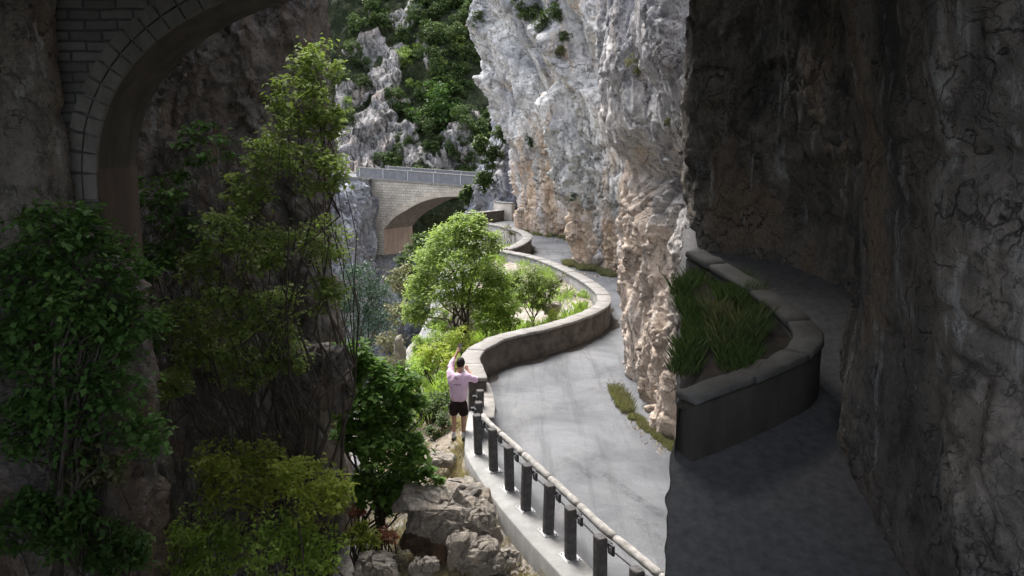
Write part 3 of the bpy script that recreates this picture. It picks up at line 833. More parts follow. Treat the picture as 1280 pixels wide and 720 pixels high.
# the light green trees filling the bay outside the wall
Y0 = 26.0
big = [(588, 283, 0, 20, 900), (560, 300, .3, 24, 1200), (606, 305, -.2, 20, 1000), (540, 330, .2, 24, 1200), (575, 335, -.5, 26, 1300), (612, 340, .4, 20, 900), (526, 362, 0, 20, 900),
       (556, 365, -.6, 22, 1000), (590, 372, .3, 20, 800), (520, 392, -.2, 18, 800), (546, 398, .4, 16, 500), (580, 312, .8, 22, 800), (572, 275, .2, 10, 300), (598, 275, .1, 9, 250)]
bx, by = D(585, 432, Y0)[:2]
tree('broadleaf_tree', (bx, by, tz(bx, by)), 1.3, [clump(x, y, Y0 + dz, r, int(n * 1.6)) for x, y, dz, r, n in big], .11, M['leaf_tree'],
     'tall light green many branched tree standing outside the curved parapet, in front of the bridge', 'tree', .075, 11, trunks=3)
Y1 = 27.5
sm = [(668, 350, 0, 19, 900), (690, 358, .3, 13, 450), (650, 368, -.3, 17, 700), (676, 376, .2, 14, 500), (640, 350, .2, 14, 500)]
bx, by = D(664, 402, Y1)[:2]
tree('broadleaf_tree', (bx, by, tz(bx, by)), .75, [clump(x, y, Y1 + dz, r, int(n * 1.7)) for x, y, dz, r, n in sm], .1, M['leaf_tree'],
     'small round crowned tree with thin trunk, nearest the tip of the parapet bend', 'tree', .05, 12)
sm = [(622, 352, 0, 17, 700), (612, 378, -.3, 19, 900), (634, 382, .1, 18, 800), (604, 398, .2, 14, 500), (626, 402, -.2, 14, 500)]
bx, by = D(620, 418, Y0 + .4)[:2]
tree('broadleaf_tree', (bx, by, tz(bx, by)), .6, [clump(x, y, Y0 + .4 + dz, r, int(n * 1.6)) for x, y, dz, r, n in sm], .1, M['leaf_bright'],
     'low spreading tree squeezed between the tallest tree and the small round one', 'tree', .05, 13, trunks=2)


def shrub(px, py, Y, rx, n, mat, size, label, seed, cat='shrub', name='shrub', group=None, flat=.5, aspect=.5, sub=6, flatten=.7):
    rng = np.random.default_rng(seed)
    c = D(px, py, Y); r = rx * pxm(Y)
    zb = min(tz(c[0], c[1]), c[2] - r * .5)
    root = empty(name, (c[0], c[1], zb)); tag(root, label, cat, group)
    cl = []; mb = MB(); b = np.array([c[0], c[1], zb])
    for k in range(sub):
        v = rng.normal(0, 1, 3); v /= np.linalg.norm(v)
        q = c + v * r * .62 * np.array([1, 1, flatten]); cl.append((q, r * rng.uniform(.4, .6), n // sub))
        limb(mb, (0, 0, -.1), q - b, .025 + r * .008, .008, rng, 6, .05)
    mb.build('stem', M['bark'], root, True)
    V, Fq = leaves(cl, size, rng, flat, aspect)
    mesh_obj('foliage', V - b, Fq, mat, root)
    return root


SH = [(610, 415, 25.2, 15, 700, 'leaf_bright', .075, 'fresh green shrub between the lime shrub by the phone and the parapet'),
      (530, 425, 24.2, 20, 900, 'leaf_bright', .08, 'green shrub at the left foot of the tallest tree'),
      (565, 455, 21, 18, 900, 'leaf_lime', .075, 'lime green shrub at the shoulder of the man'),
      (505, 500, 19, 22, 900, 'leaf_bright', .075, 'green shrub above the near tree on the brow of the bank'),
      (585, 425, 24, 26, 1300, 'leaf_lime', .085, 'bright lime green shrub directly left of the raised phone'),
      (556, 420, 24.5, 24, 1200, 'leaf_bright', .085, 'fresh green shrub under the lowest branches of the tallest tree'),
      (545, 448, 22, 27, 1500, 'leaf_lime', .08, 'lime green shrub left of the man, above the darker shrub at his waist'),
      (522, 465, 21.5, 24, 1200, 'leaf_bright', .08, 'green shrub on the brow of the bank beside the pale rock edge'),
      (560, 480, 19.5, 20, 900, 'leaf_bright', .075, 'soft green shrub right beside the pink shirted man'),
      (536, 503, 18.5, 30, 1700, 'leaf_hill', .07, 'dark feathery shrub left of the man at waist height'),
      (552, 532, 17.8, 20, 900, 'leaf_hill', .07, 'dark low shrub at the left of the man feet'),
      (512, 530, 17.5, 26, 1100, 'leaf_hill', .07, 'dark shrub behind the near broad leaved tree'),
      (640, 405, 26, 14, 600, 'leaf_bright', .07, 'low green shrub along the outer edge of the parapet before its bend'),
      (690, 393, 27, 13, 600, 'leaf_lime', .06, 'yellowish green low shrub hugging the outside of the parapet bend'),
      (663, 403, 26.3, 12, 450, 'leaf_bright', .06, 'low leafy shrub below the small round crowned tree'),
      (722, 368, 29.5, 12, 500, 'leaf_bright', .06, 'green tuft like shrub inside the tip of the parapet bend'),
      (712, 362, 30.5, 13, 350, 'leaf_dry', .06, 'dry straw coloured plant inside the parapet bend'),
      (700, 345, 33, 12, 350, 'leaf_olive', .06, 'dusty olive shrub along the parapet beyond its bend'),
      (634, 290, 48.5, 11, 500, 'leaf_olive', .1, 'small green shrub enclosed by the short curling parapet'),
      (455, 668, 12.0, 26, 1500, 'leaf_lime', .06, 'yellow green bush at the lower edge below the reddish shrub'),
      (485, 668, 12.3, 15, 450, 'leaf_red', .06, 'reddish dry shrub between the near tree and the boulder'),
      (446, 640, 12.6, 14, 350, 'leaf_red', .06, 'rust coloured shrub under the near tree, left of the yellow green bush'),
      (660, 672, 12.9, 13, 350, 'leaf_olive', .05, 'dusty grey green shrub at the foot of the concrete ledge'),
      (605, 612, 14.6, 9, 260, 'leaf_olive', .045, 'small dusty shrub against the ledge behind the big boulder'),
      (587, 582, 15.6, 7, 200, 'leaf_dry', .04, 'straw coloured tuft by the ledge close to the man feet')]
for k, (x, y, Y, r, n, mt, sz, lab) in enumerate(SH):
    shrub(x, y, Y, r, n, M[mt], sz, lab, 100 + k)

# near dark broad leaved tree at the left edge of the bright road view
Y2 = 13.2
near = [(462, 470, .2, 24, 700), (492, 478, .1, 22, 600), (450, 510, -.2, 26, 800), (490, 520, .3, 24, 800), (515, 560, 0, 22, 600), (470, 560, -.3, 26, 900), (505, 600, .1, 22, 650), (458, 605, 0, 24, 700),
        (532, 592, .1, 10, 160), (482, 628, .2, 16, 350), (546, 600, 0, 8, 60), (530, 618, 0, 7, 40)]
bx, by = D(452, 690, Y2)[:2]
tree('broadleaf_tree', (bx, by, tz(bx, by)), 1.1, [clump(x, y, Y2 + dz, r * 1.1, int(n * 1.2)) for x, y, dz, r, n in near + [(440, 450, 0, 22, 500), (440, 540, 0, 22, 500), (520, 500, .2, 12, 200)]], .115, M['leaf_near'],
     'dense green leafy tree close by, overhanging the biggest boulder left of the guardrail', 'tree', .06, 14, trunks=2, aspect=.75)
# gorge trees at mid distance
mid = [(450, 350, 0, 24, 900), (470, 375, 1, 24, 900), (445, 395, 0, 26, 900), (478, 405, -1, 20, 600), (455, 428, .5, 22, 600), (425, 370, 0, 26, 700)]
bx, by = D(455, 470, 42)[:2]
tree('pine_tree', (bx, by, D(455, 500, 42)[2]), 2.2, [clump(x, y, 42 + dz, r, n) for x, y, dz, r, n in mid], .2, M['leaf_blue'], 'blue green tree deep in the gorge below the bridge abutment', 'tree', .14, 15, flat=.6, aspect=.35)
mid = [(500, 390, 0, 16, 600), (488, 425, 1, 18, 600), (505, 350, 2, 18, 600), (495, 455, 0, 16, 500)]
bx, by = D(497, 490, 38)[:2]
tree('gorge_tree', (bx, by, D(497, 500, 38)[2]), 1.6, [clump(x, y, 38 + dz, r, n) for x, y, dz, r, n in mid], .16, M['leaf_olive'], 'dusty olive tree in the gorge right of the blue green tree', 'tree', .1, 16, flat=.6)
for k, (x, y, Y, r, lab) in enumerate([(530, 312, 72, 24, 'dark bushy tree in the shadow under the bridge arch'), (508, 345, 62, 24, 'dark bushy tree lower in the gorge, below the brown bridge pier'),
                                       (586, 242, 70, 11, 'dark bushy tree growing over the right end of the bridge')]):
    mid = [(x + dx * r, y + dy * r, 0, r * .55, 500) for dx, dy in ((-.5, .1), (.4, -.2), (0, .6), (0, -.5), (.5, .5))]
    bx, by = D(x, y + r * 1.4, Y)[:2]
    tree('gorge_tree', (bx, by, D(x, y + r * 1.6, Y)[2]), r * pxm(Y) * .7, [clump(a_, b_, Y + c_, r_, n_) for a_, b_, c_, r_, n_ in mid], .28, M['leaf_hill'], lab, 'tree', .12, 30 + k, flat=.6)

# plants on the cliffs
clb = [(663, 178, 52, 7, 'leaf_hill', 'small bush in a crack at mid height of the far cliff'), (718, 245, 44, 6, 'leaf_hill', 'small tuft low on the cliff above the second bend'), (836, 150, 18, 6, 'leaf_olive', 'tiny tuft on the near cliff lower right of the lone round one'), (678, 33, 47, 13, 'leaf_hill', 'bush in the middle of the green patch on the high cliff ledge'), (697, 62, 46, 9, 'leaf_olive', 'lowest dull green bush of the cliff ledge cluster'), (652, 10, 49, 13, 'leaf_hill', 'leftmost bush of the cluster along the high cliff ledge'), (796, 84, 20.2, 12, 'leaf_olive', 'lone round olive tuft growing out of the grey near cliff'), (690, 20, 47, 16, 'leaf_hill', 'green patch of bush on the cliff ledge near the top'),
       (667, 8, 49, 13, 'leaf_hill', 'bush on the cliff ledge nearest the top of the picture'), (706, 42, 46, 9, 'leaf_hill', 'small bush below the others on the high cliff ledge'), (598, 22, 55, 9, 'leaf_hill', 'small bush near the top of the pale overhanging cliff')]


def cliff_plants():
    dg = bpy.context.evaluated_depsgraph_get()
    for k, (x, y, Y, r, mt, lab) in enumerate(clb):
        rr = Vector(ray(x, y)).normalized()
        ok, loc, nn, idx, ob, _ = S.ray_cast(dg, Vector((0, 0, H)), rr)
        Yh = loc.y if ok else Y
        rng = np.random.default_rng(400 + k); c = D(x, y, Yh - .25 * r * pxm(Yh)); rad = r * pxm(Yh)
        root = empty('cliff_shrub', tuple(c)); tag(root, lab, 'shrub')
        cl = [(rng.normal(0, rad * .4, 3) * np.array([1, .6, 1]), rad * .6, 260) for q in range(4)]
        V, Fq = leaves(cl, rad * .22, rng, .6, .4); mesh_obj('foliage', V, Fq, M[mt], root)
        mb = MB()
        for q in range(5): limb(mb, (0, .4, -.1), cl[q % 4][0] + rng.normal(0, rad * .2, 3), .02, .008, rng, 5)
        mb.build('stem', M['bark'], root)


# hillside shrubs
rngH = np.random.default_rng(55)
protos = []
for k in range(5):
    rad = 1.0; cl = []
    for q in range(7):
        v = rngH.normal(0, 1, 3); v /= np.linalg.norm(v); cl.append((v * .62 * np.array([1, 1, .8]) + np.array([0, 0, .75]), .5, 210))
    V, Fq = leaves(cl, .15, rngH, .6, .6)
    me = mesh_obj('hillside_shrub', V, Fq, M['leaf_hill'] if k < 4 else M['leaf_tree']); protos.append(me)
used = [False] * 5; cnt = 0
HL = ['dark green rounded shrub among the dense scrub on the far steep hillside', 'lighter green shrub among the dense scrub on the far steep hillside']


def place_hill(px, py, rpx, kind):
    global cnt
    rr = Vector(ray(px, py)).normalized()
    loc, nn, idx, dist = hbvh.ray_cast(Vector((0, 0, H)), rr)
    if loc is None: return
    o = protos[kind] if not used[kind] else protos[kind].copy()
    if used[kind]: COL.objects.link(o)
    used[kind] = True
    s = rpx * pxm(loc.y)
    o.location = loc - Vector((0, 0, s * .45)); o.scale = (s, s, s * rngH.uniform(.9, 1.4)); o.rotation_euler = (0, 0, rngH.uniform(0, 6.28))
    li = 1 if kind == 4 else 0
    tag(o, HL[li], 'shrub', ['dark shrubs on the far hillside', 'light shrubs on the far hillside'][li]); cnt += 1


for k in range(1500):
    if cnt >= 230: break
    x = rngH.uniform(432, 650); y = rngH.uniform(-25, 245)
    p = D(x, y, 98)
    if any(np.hypot(p[0] - c[0], p[2] - c[2]) < r * (.95 if rngH.random() < .8 else .3) for c, r in HR): continue
    if x > 600 and y < 140: continue
    place_hill(x, y, rngH.uniform(6, 15), 4 if (rngH.random() < .3 and 60 < y < 150 and x < 590) else int(rngH.integers(0, 4)))
for kk_, pr in enumerate(protos):
    if not used[kk_]: bpy.data.objects.remove(pr)
Yd = 96
dk = [(545, 120, 0, 18, 500), (530, 150, 0, 20, 600), (555, 150, 0, 22, 600), (545, 180, 0, 20, 500), (562, 175, 0, 14, 300)]
tree('hillside_tree', tuple(D(546, 214, Yd)), 2.2, [clump(x, y, Yd + dz, r, n) for x, y, dz, r, n in dk], .45, M['leaf_dark'], 'large dark crowned tree above the bridge on the far hillside', 'tree', .2, 61, flat=.6)
for k, (x, y, r) in enumerate([(615, 195, 16), (628, 165, 12), (605, 225, 12), (600, 180, 10)]):
    mid = [(x + dx * r, y + dy * r, 0, r * .6, 350) for dx, dy in ((-.5, .1), (.4, -.2), (0, .5), (0, -.5))]
    tree('spur_shrub', tuple(D(x, y + r * 1.2, 66)), r * pxm(66) * .6, [clump(a_, b_, 66, r_, n_) for a_, b_, c_, r_, n_ in mid], .22, M['leaf_hill'],
         ['green shrub on the rock spur right of the bridge, largest of that cluster', 'green shrub highest on the spur beside the pale overhang', 'green shrub just above the farthest dark parapet', 'small green shrub on the left flank of the spur'][k], 'shrub', .06, 70 + k, flat=.6)


# grass: uncountable tufts
def grass(name, spots, mat, blade, seed, zf=None):
    zf = zf or terrain_z
    rng = np.random.default_rng(seed); Vs = []
    for (x, y, r, n, hgt) in spots:
        a = rng.uniform(0, 6.28, n); q = r * np.sqrt(rng.uniform(0, 1, n)); px_, py_ = x + q * np.cos(a), y + q * np.sin(a)
        z = zf(px_, py_)
        b = rng.uniform(0, 6.28, n); lean = rng.uniform(.1, .6, n); hh = hgt * rng.uniform(.5, 1.2, n)
        d = np.stack([np.cos(b) * lean, np.sin(b) * lean, np.ones(n)], 1) * hh[:, None]
        s = np.stack([-np.sin(b), np.cos(b), 0 * b], 1) * blade
        p = np.stack([px_, py_, z], 1)
        Vs.append(np.stack([p - s, p + s, p + d * .6 + s * .6 + np.array([0, 0, 0]), p + d * np.array([1.3, 1.3, 1])], 1))
    V = np.concatenate(Vs).reshape(-1, 3)
    return tag(mesh_obj(name, V, np.arange(len(V)).reshape(-1, 4), mat), kind='stuff')


zr = lambda x, y: 0.0 * x
sp = []
for (x0, y0, x1, y1, n, r, hh) in [(772, 492, 783, 515, 7, .17, .22), (790, 520, 842, 562, 22, .13, .1), (706, 330, 766, 345, 30, .22, .25), (660, 292, 710, 299, 10, .2, .2)]:
    for k in range(n):
        t = k / max(1, n - 1); X, Y = G(x0 + (x1 - x0) * t + random.uniform(-3, 3), y0 + (y1 - y0) * t + random.uniform(-2, 2), 0); sp.append((X, Y, r, 260, hh))
grass('verge_grass', sp, M['leaf_olive'], .005, 5, zr)
sp = []
rg = random.Random(3)
MXg, MYg = G(573.5, 551, -.18)
for k in range(170):
    x, y = rg.uniform(445, 605), rg.uniform(540, 735)
    X, Y = G(x, y, -.6)
    if X < np.interp(Y, ed[:, 0], ed[:, 1]) - .12 and math.hypot(X - MXg, Y - MYg) > .7: sp.append((X, Y, rg.uniform(.08, .22), 40, rg.uniform(.08, .22)))
for k in range(60):
    t = rg.random(); j = int(t * (len(lc) - 1)); sp.append((lc[j][0] - LN[j][0] * rg.uniform(.05, .3), lc[j][1] - LN[j][1] * rg.uniform(.05, .3), .12, 45, rg.uniform(.1, .3)))
grass('bank_grass', sp, M['leaf_dry'], .006, 6)
sp = []
for k in range(260):
    Y = rg.uniform(19, 46); xe = float(np.interp(Y, ed[:, 0], ed[:, 1])); xb = float(np.interp(Y, BROW[:, 0], BROW[:, 1]))
    sp.append((rg.uniform(xb - .5, xe - .15), Y, rg.uniform(.2, .5), 70, rg.uniform(.2, .5)))
grass('bank_undergrowth', sp, M['leaf_bright'], .014, 7)


# ------------------------------------------------------------------ boulders
def boulder(c, dims, seed, label, rot=0, mat='boulder', sub=6, tilt=0.0, A=.5):
    bm = bmesh.new(); bmesh.ops.create_icosphere(bm, subdivisions=sub, radius=1)
    P = np.array([v.co[:] for v in bm.verts]); k = np.abs(P).max(1)[:, None]
    P = P * (.55 + .45 / k) * .82
    P = P * np.array(dims) * .5 * 1.12
    f1, e1 = facet(P * 1.7 / max(dims) * 1.3 + seed, seed); f2, e2 = facet(P * 4.5 / max(dims) + seed, seed + 5)
    nrm = P / (np.linalg.norm(P, axis=1)[:, None] + 1e-6)
    mn = min(dims)
    P = P + nrm * ((f1 * .5 + f2 * .2) * mn * A + fbm(P * 5, 4, seed + 9) * .05 * mn - np.clip(.08 - e2, 0, .08) * mn * .5)[:, None]
    for v, p in zip(bm.verts, P): v.co = p
    me = bpy.data.meshes.new('boulder'); bm.to_mesh(me); bm.free(); me.materials.append(M[mat])
    o = bpy.data.objects.new('boulder', me); COL.objects.link(o)
    o.location = c; o.rotation_euler = (tilt, tilt * .6, rot)
    return tag(o, label, 'rock')


def bl(px, py, Y, wpx, hpx, seed, label, dep=1.0, **k):
    c = D(px, py, Y); s = pxm(Y); return boulder(tuple(c), (wpx * s, wpx * s * dep, hpx * s), seed, label, **k)


bl(556, 640, 12.9, 128, 66, 3, 'largest pale flat topped boulder, overhanging a brown hollow', .7, rot=.2, tilt=.12)
bl(600, 655, 12.4, 44, 52, 5, 'upright grey boulder at the right end of the largest boulder', .9, rot=.5)
bl(578, 690, 12.0, 40, 62, 7, 'tall grey rock leaning below the largest boulder, in the middle of the pile', .8, tilt=.2)
bl(604, 700, 11.9, 44, 52, 9, 'blocky pale rock at the lower edge between the tall rock and the dusty shrub', .9)
bl(632, 706, 11.8, 40, 42, 12, 'grey rock nearest the concrete ledge at the lower edge', .9)
bl(527, 712, 11.6, 34, 52, 15, 'dark blue grey slab leaning at the lower edge below the brown hollow', .6, tilt=.5)
bl(470, 712, 11.7, 56, 40, 17, 'low broken rock below the yellow green bush', .9)
bl(554, 676, 12.6, 60, 34, 19, 'brown stained rock in the hollow under the largest boulder', .6, mat='brown')if False else None
bl(552, 574, 15.6, 40, 14, 21, 'flat pale slab on the bank by the man feet', 1.0)
bl(575, 608, 14.3, 46, 16, 22, 'flat dusty slab beside the concrete ledge, behind the largest boulder', 1.0)
bl(500, 445, 24, 14, 60, 23, 'pale upright rock at the brow of the bank left of the lime shrubs', .8)
bl(575, 400, 29, 56, 42, 24, 'white rock face showing through the tallest tree', .6)
bl(690, 385, 28.3, 22, 16, 25, 'pale rock beside the small round crowned tree', .8)
bl(540, 705, 11.5, 22, 16, 27, 'small loose stone beside the dark leaning slab', .9)
bl(650, 718, 11.6, 26, 16, 28, 'small loose stone against the foot of the ledge', .9)
rb = random.Random(9); gs = []
M_h = mat_rock('brown_earth', (.28, .2, .14), (.14, .1, .07), (.33, .2, .11), .6, None, None, .3, 3)
M['brown'] = M_h
bl(545, 678, 12.75, 84, 44, 19, 'brown stained rock in the hollow under the largest boulder', .5, mat='brown')
# loose gravel on the bank
Vg, Fg = [], []
for k in range(1500):
    x, y = rb.uniform(440, 640), rb.uniform(555, 735); X, Y = G(x, y, -.7)
    if X > np.interp(Y, ed[:, 0], ed[:, 1]) - .08: continue
    s = rb.uniform(.012, .05); z = tz(X, Y); b = len(Vg)
    for dx, dy, dz in ((1, 0, 0), (0, 1, 0), (-1, 0, 0), (0, -1, 0), (0, 0, 1)):
        Vg.append((X + dx * s * rb.uniform(.6, 1.2), Y + dy * s * rb.uniform(.6, 1.2), z + dz * s * rb.uniform(.5, 1)))
    Fg += [(b, b + 1, b + 4), (b + 1, b + 2, b + 4), (b + 2, b + 3, b + 4), (b + 3, b, b + 4)]
tag(mesh_obj('gravel', np.array(Vg), Fg, M['boulder']), kind='stuff')

Vg, Fg = [], []
lines = [(g(842, 564), g(800, 526), 150), (g(800, 526), g(780, 482), 110), (g(780, 482), g(779, 470), 40), (g(770, 350), g(704, 336), 130), (g(712, 302), g(640, 288), 110)]
for (a_, b_, n_) in lines:
    for k in range(n_):
        t_r = rb.random(); off = abs(rb.gauss(0, .22)); X = a_[0] + (b_[0] - a_[0]) * t_r - off; Y = a_[1] + (b_[1] - a_[1]) * t_r - off * .4
        sz = rb.uniform(.008, .03) * (1.0 if Y < 25 else 2.0) * (2.2 if rb.random() < .08 else 1); b = len(Vg)
        for dx, dy, dz in ((1, 0, 0), (0, 1, 0), (-1, 0, 0), (0, -1, 0), (0, 0, 1)):
            Vg.append((X + dx * sz * rb.uniform(.6, 1.3), Y + dy * sz * rb.uniform(.6, 1.3), .002 + dz * sz * rb.uniform(.6, 1.2)))
        Fg += [(b, b + 1, b + 4), (b + 1, b + 2, b + 4), (b + 2, b + 3, b + 4), (b + 3, b, b + 4)]
tag(mesh_obj('rubble', np.array(Vg), Fg, M['boulder']), kind='stuff')

# ------------------------------------------------------------------ the stone bridge
PL, PR_ = D(458, 223, 83), D(577, 233, 76)
ax = np.array([PR_[0] - PL[0], PR_[1] - PL[1]]); LL = np.linalg.norm(ax); ax /= LL
slope = (PR_[2] - PL[2]) / LL
br = empty('stone_bridge', tuple(PL), math.atan2(ax[1], ax[0]))
tag(br, 'grey stone arch bridge with solid grey parapets spanning the gorge in the distance', 'bridge')


def on_face(px, py):      # local (l, z) of a picture ray on the bridge's near face
    r = ray(px, py); n = np.array([ax[1], -ax[0]])
    t = (PL[:2] @ n) / (r[:2] @ n); p = r * t
    return float((p[:2] - PL[:2]) @ ax), float(H + p[2] - PL[2])


arc = [on_face(*q) for q in [(479.6, 287), (492, 273), (509, 262), (527.5, 252.5), (548, 247), (573, 245.5)]]
arc = [tuple(q) for q in catmull(arc, 6)]
lc_ = arc[-1][0]; arc2 = arc + [(2 * lc_ - l, z + slope * (2 * (lc_ - l))) for l, z in arc[-2::-1]]
Lend = 2 * lc_ + 2.0; BW = 4.2
zd = lambda l: slope * l
inside = 1.0      # +y local is away from the camera
V, Fq = [], []
arcx = [(arc2[0][0], -6.5)] + arc2 + [(arc2[-1][0], -6.5)]
# spandrel faces
for y in (0, BW):
    b = len(V)
    cols = [(-.6, None)] + arcx + [(Lend, None)]
    prev = None
    V2 = [(-.6, y, -7.5), (-.6, y, zd(-.6) - .05)]
    V += V2
    lo_i, hi_i = b, b + 1
    for l, z in [(arcx[0][0], -7.5)] + arcx + [(arcx[-1][0], -7.5), (Lend, -7.5)]:
        V.append((l, y, z)); V.append((l, y, zd(l) - .05)); k = len(V) - 2
        if abs(l - V[lo_i][0]) > 1e-4: Fq.append((lo_i, k, k + 1, hi_i) if y == 0 else (k, lo_i, hi_i, k + 1))
        lo_i, hi_i = k, k + 1
mesh_obj('spandrel_wall', np.array(V), Fq, M['masonry'], br)
b = MB(); b.box((-.6, BW / 2, -3.8), (.02, BW, 7.4)); b.build('end_wall', M['masonry'], br)
# barrel and pier
V = []; Fq = []
for k, (l, z) in enumerate(arc2):
    V += [(l, .02, z), (l, BW - .02, z)]
    if k: Fq.append((2 * k - 2, 2 * k - 1, 2 * k + 1, 2 * k))
mesh_obj('arch_barrel', np.array(V), Fq, M['barrel'], br, True)
for l in (arc2[0][0], arc2[-1][0]):
    V = [(l, .02, -7.5), (l, BW - .02, -7.5), (l, BW - .02, arc2[0][1] - .9), (l, .02, arc2[0][1] - .9), (l, .02, arc2[0][1]), (l, BW - .02, arc2[0][1])]
    mesh_obj('pier', np.array(V), [(0, 1, 2, 3), (3, 2, 5, 4)], M['pier'], br)
# voussoir ring, slightly proud
V, Fq = [], []
A2 = np.array(arc2); tt = np.gradient(A2, axis=0); tt /= np.linalg.norm(tt, axis=1)[:, None]
nn_ = np.stack([-tt[:, 1], tt[:, 0]], 1)
RT = .62
for k in range(len(A2)):
    q = A2[k] + nn_[k] * RT
    V += [(A2[k][0], -.04, A2[k][1]), (q[0], -.04, q[1]), (q[0], .03, q[1]), (A2[k][0], .03, A2[k][1])]
    if k:
        b0, b1 = 4 * k - 4, 4 * k
        Fq += [(b0, b1, b1 + 1, b0 + 1), (b0 + 1, b1 + 1, b1 + 2, b0 + 2), (b0 + 3, b1 + 3, b1, b0)]
mesh_obj('voussoir_ring', np.array(V), Fq, M['voussoir'], br)


def slab(name, l0, l1, y0, y1, z0, z1, mat):
    mb = MB(); V = []
    for l in (l0, l1):
        for y in (y0, y1):
            for z in (z0, z1): V.append((l, y, zd(l) + z))
    mb.v = V; mb.f = [(0, 1, 3, 2), (4, 6, 7, 5), (0, 4, 5, 1), (2, 3, 7, 6), (0, 2, 6, 4), (1, 5, 7, 3)]
    return mb.build(name, mat, br)


slab('deck', -9, Lend, .1, BW - .1, -.3, .02, M['asphalt'])
slab('kerb', -1.2, Lend, -.12, .26, -.05, .14, M['coping'])
slab('kerb', -1.2, Lend, BW - .26, BW + .12, -.05, .14, M['coping'])
M['panel'] = mat_plain('bridge_panel', (.17, .175, .19), .7, .25, 2, .2)
for y in (.05, BW - .05):
    rl = slab('parapet_panel', -1.4, Lend, y - .06, y + .06, .14, .98, M['panel'])
    slab('top_rail', -1.4, Lend, y - .1, y + .1, .98, 1.06, M['coping']).parent = rl
    for k in range(9):
        l = -.9 + k * (Lend + .4) / 8; mb = MB(); mb.box((l, y, zd(l) + .6), (.1, .2, .95)); mb.build('panel_post', M['steel'], rl)

# ------------------------------------------------------------------ the man photographing over the wall
def skin(name, verts, edges, radii, mat, parent, sub=2, root=0):
    me = bpy.data.meshes.new(name); me.from_pydata(verts, edges, []); me.update()
    o = bpy.data.objects.new(name, me); COL.objects.link(o)
    if parent: o.parent = parent
    o.modifiers.new('skin', 'SKIN').use_smooth_shade = True
    for k, r in enumerate(radii):
        sv = me.skin_vertices[0].data[k]; sv.radius = r if isinstance(r, tuple) else (r, r); sv.use_root = (k == root)
    ss = o.modifiers.new('ss', 'SUBSURF'); ss.levels = ss.render_levels = sub
    dg = bpy.context.evaluated_depsgraph_get(); ev = o.evaluated_get(dg)
    m2 = bpy.data.meshes.new_from_object(ev); m2.materials.clear(); m2.materials.append(mat)
    m2.polygons.foreach_set('use_smooth', np.ones(len(m2.polygons), dtype=bool))
    o.modifiers.clear(); o.data = m2
    return o


mskin = mat_plain('skin', (.5, .3, .22), .6, .08, 12, .05)
mpink = mat_plain('pink_cloth', (.85, .62, .82), .9, .05, 20, .2)
mshort = mat_plain('dark_cloth', (.028, .018, .018), .95, .3, 12, .3)
msock = mat_plain('white_cloth', (.78, .78, .8), .95, .05, 20, .2)
mshoe = mat_plain('shoe', (.07, .075, .07), .8, .3, 14, .2)
mhair = mat_plain('hair', (.02, .015, .013), .7, .4, 30, .5)
MX, MY = G(573.5, 551, -.18)
man = empty('person', (MX, MY, -.2), R(-8))
tag(man, 'man seen from behind in pink hoodie and black shorts, raising a phone', 'person')
# joints (x right, y away from the camera, z up)
J = {'pel': (0, 0, .93), 'sp': (.0, .03, 1.12), 'ch': (.0, .06, 1.32), 'nk': (.01, .09, 1.47), 'hd0': (.02, .12, 1.555), 'hd1': (.03, .145, 1.66), 'hd2': (.03, .15, 1.735),
     'shL': (-.18, .07, 1.41), 'elL': (-.2, .24, 1.60), 'wrL': (-.1, .38, 1.82), 'paL': (-.075, .405, 1.87), 'shR': (.18, .07, 1.41), 'elR': (.36, .2, 1.3), 'wrR': (.16, .34, 1.46), 'paR': (.11, .36, 1.51),
     'hpL': (-.09, 0, .9), 'knL': (-.1, .03, .5), 'anL': (-.105, -.02, .1), 'toL': (-.12, .15, .045), 'hpR': (.09, 0, .9), 'knR': (.1, .03, .5), 'anR': (.105, -.01, .1), 'toR': (.125, .15, .045)}
names = ['pel', 'sp', 'ch', 'nk', 'hd0', 'hd1', 'hd2', 'shL', 'elL', 'wrL', 'paL', 'shR', 'elR', 'wrR', 'paR', 'hpL', 'knL', 'anL', 'toL', 'hpR', 'knR', 'anR', 'toR']
ix = {n: k for k, n in enumerate(names)}
ed_ = [('pel', 'sp'), ('sp', 'ch'), ('ch', 'nk'), ('nk', 'hd0'), ('hd0', 'hd1'), ('hd1', 'hd2'), ('ch', 'shL'), ('shL', 'elL'), ('elL', 'wrL'), ('wrL', 'paL'), ('ch', 'shR'), ('shR', 'elR'), ('elR', 'wrR'), ('wrR', 'paR'),
       ('pel', 'hpL'), ('hpL', 'knL'), ('knL', 'anL'), ('anL', 'toL'), ('pel', 'hpR'), ('hpR', 'knR'), ('knR', 'anR'), ('anR', 'toR')]
rad = {'pel': (.14, .1), 'sp': (.13, .095), 'ch': (.14, .1), 'nk': .055, 'hd0': (.07, .08), 'hd1': (.06, .07), 'hd2': (.03, .035), 'shL': .06, 'elL': .042, 'wrL': .028, 'paL': (.036, .02), 'shR': .06, 'elR': .042, 'wrR': .028, 'paR': (.036, .02),
       'hpL': .085, 'knL': .057, 'anL': .04, 'toL': (.04, .03), 'hpR': .085, 'knR': .057, 'anR': .04, 'toR': (.04, .03)}
verts = [J[n] for n in names]; edges = [(ix[a], ix[b]) for a, b in ed_]; rr_ = [rad[n] for n in names]
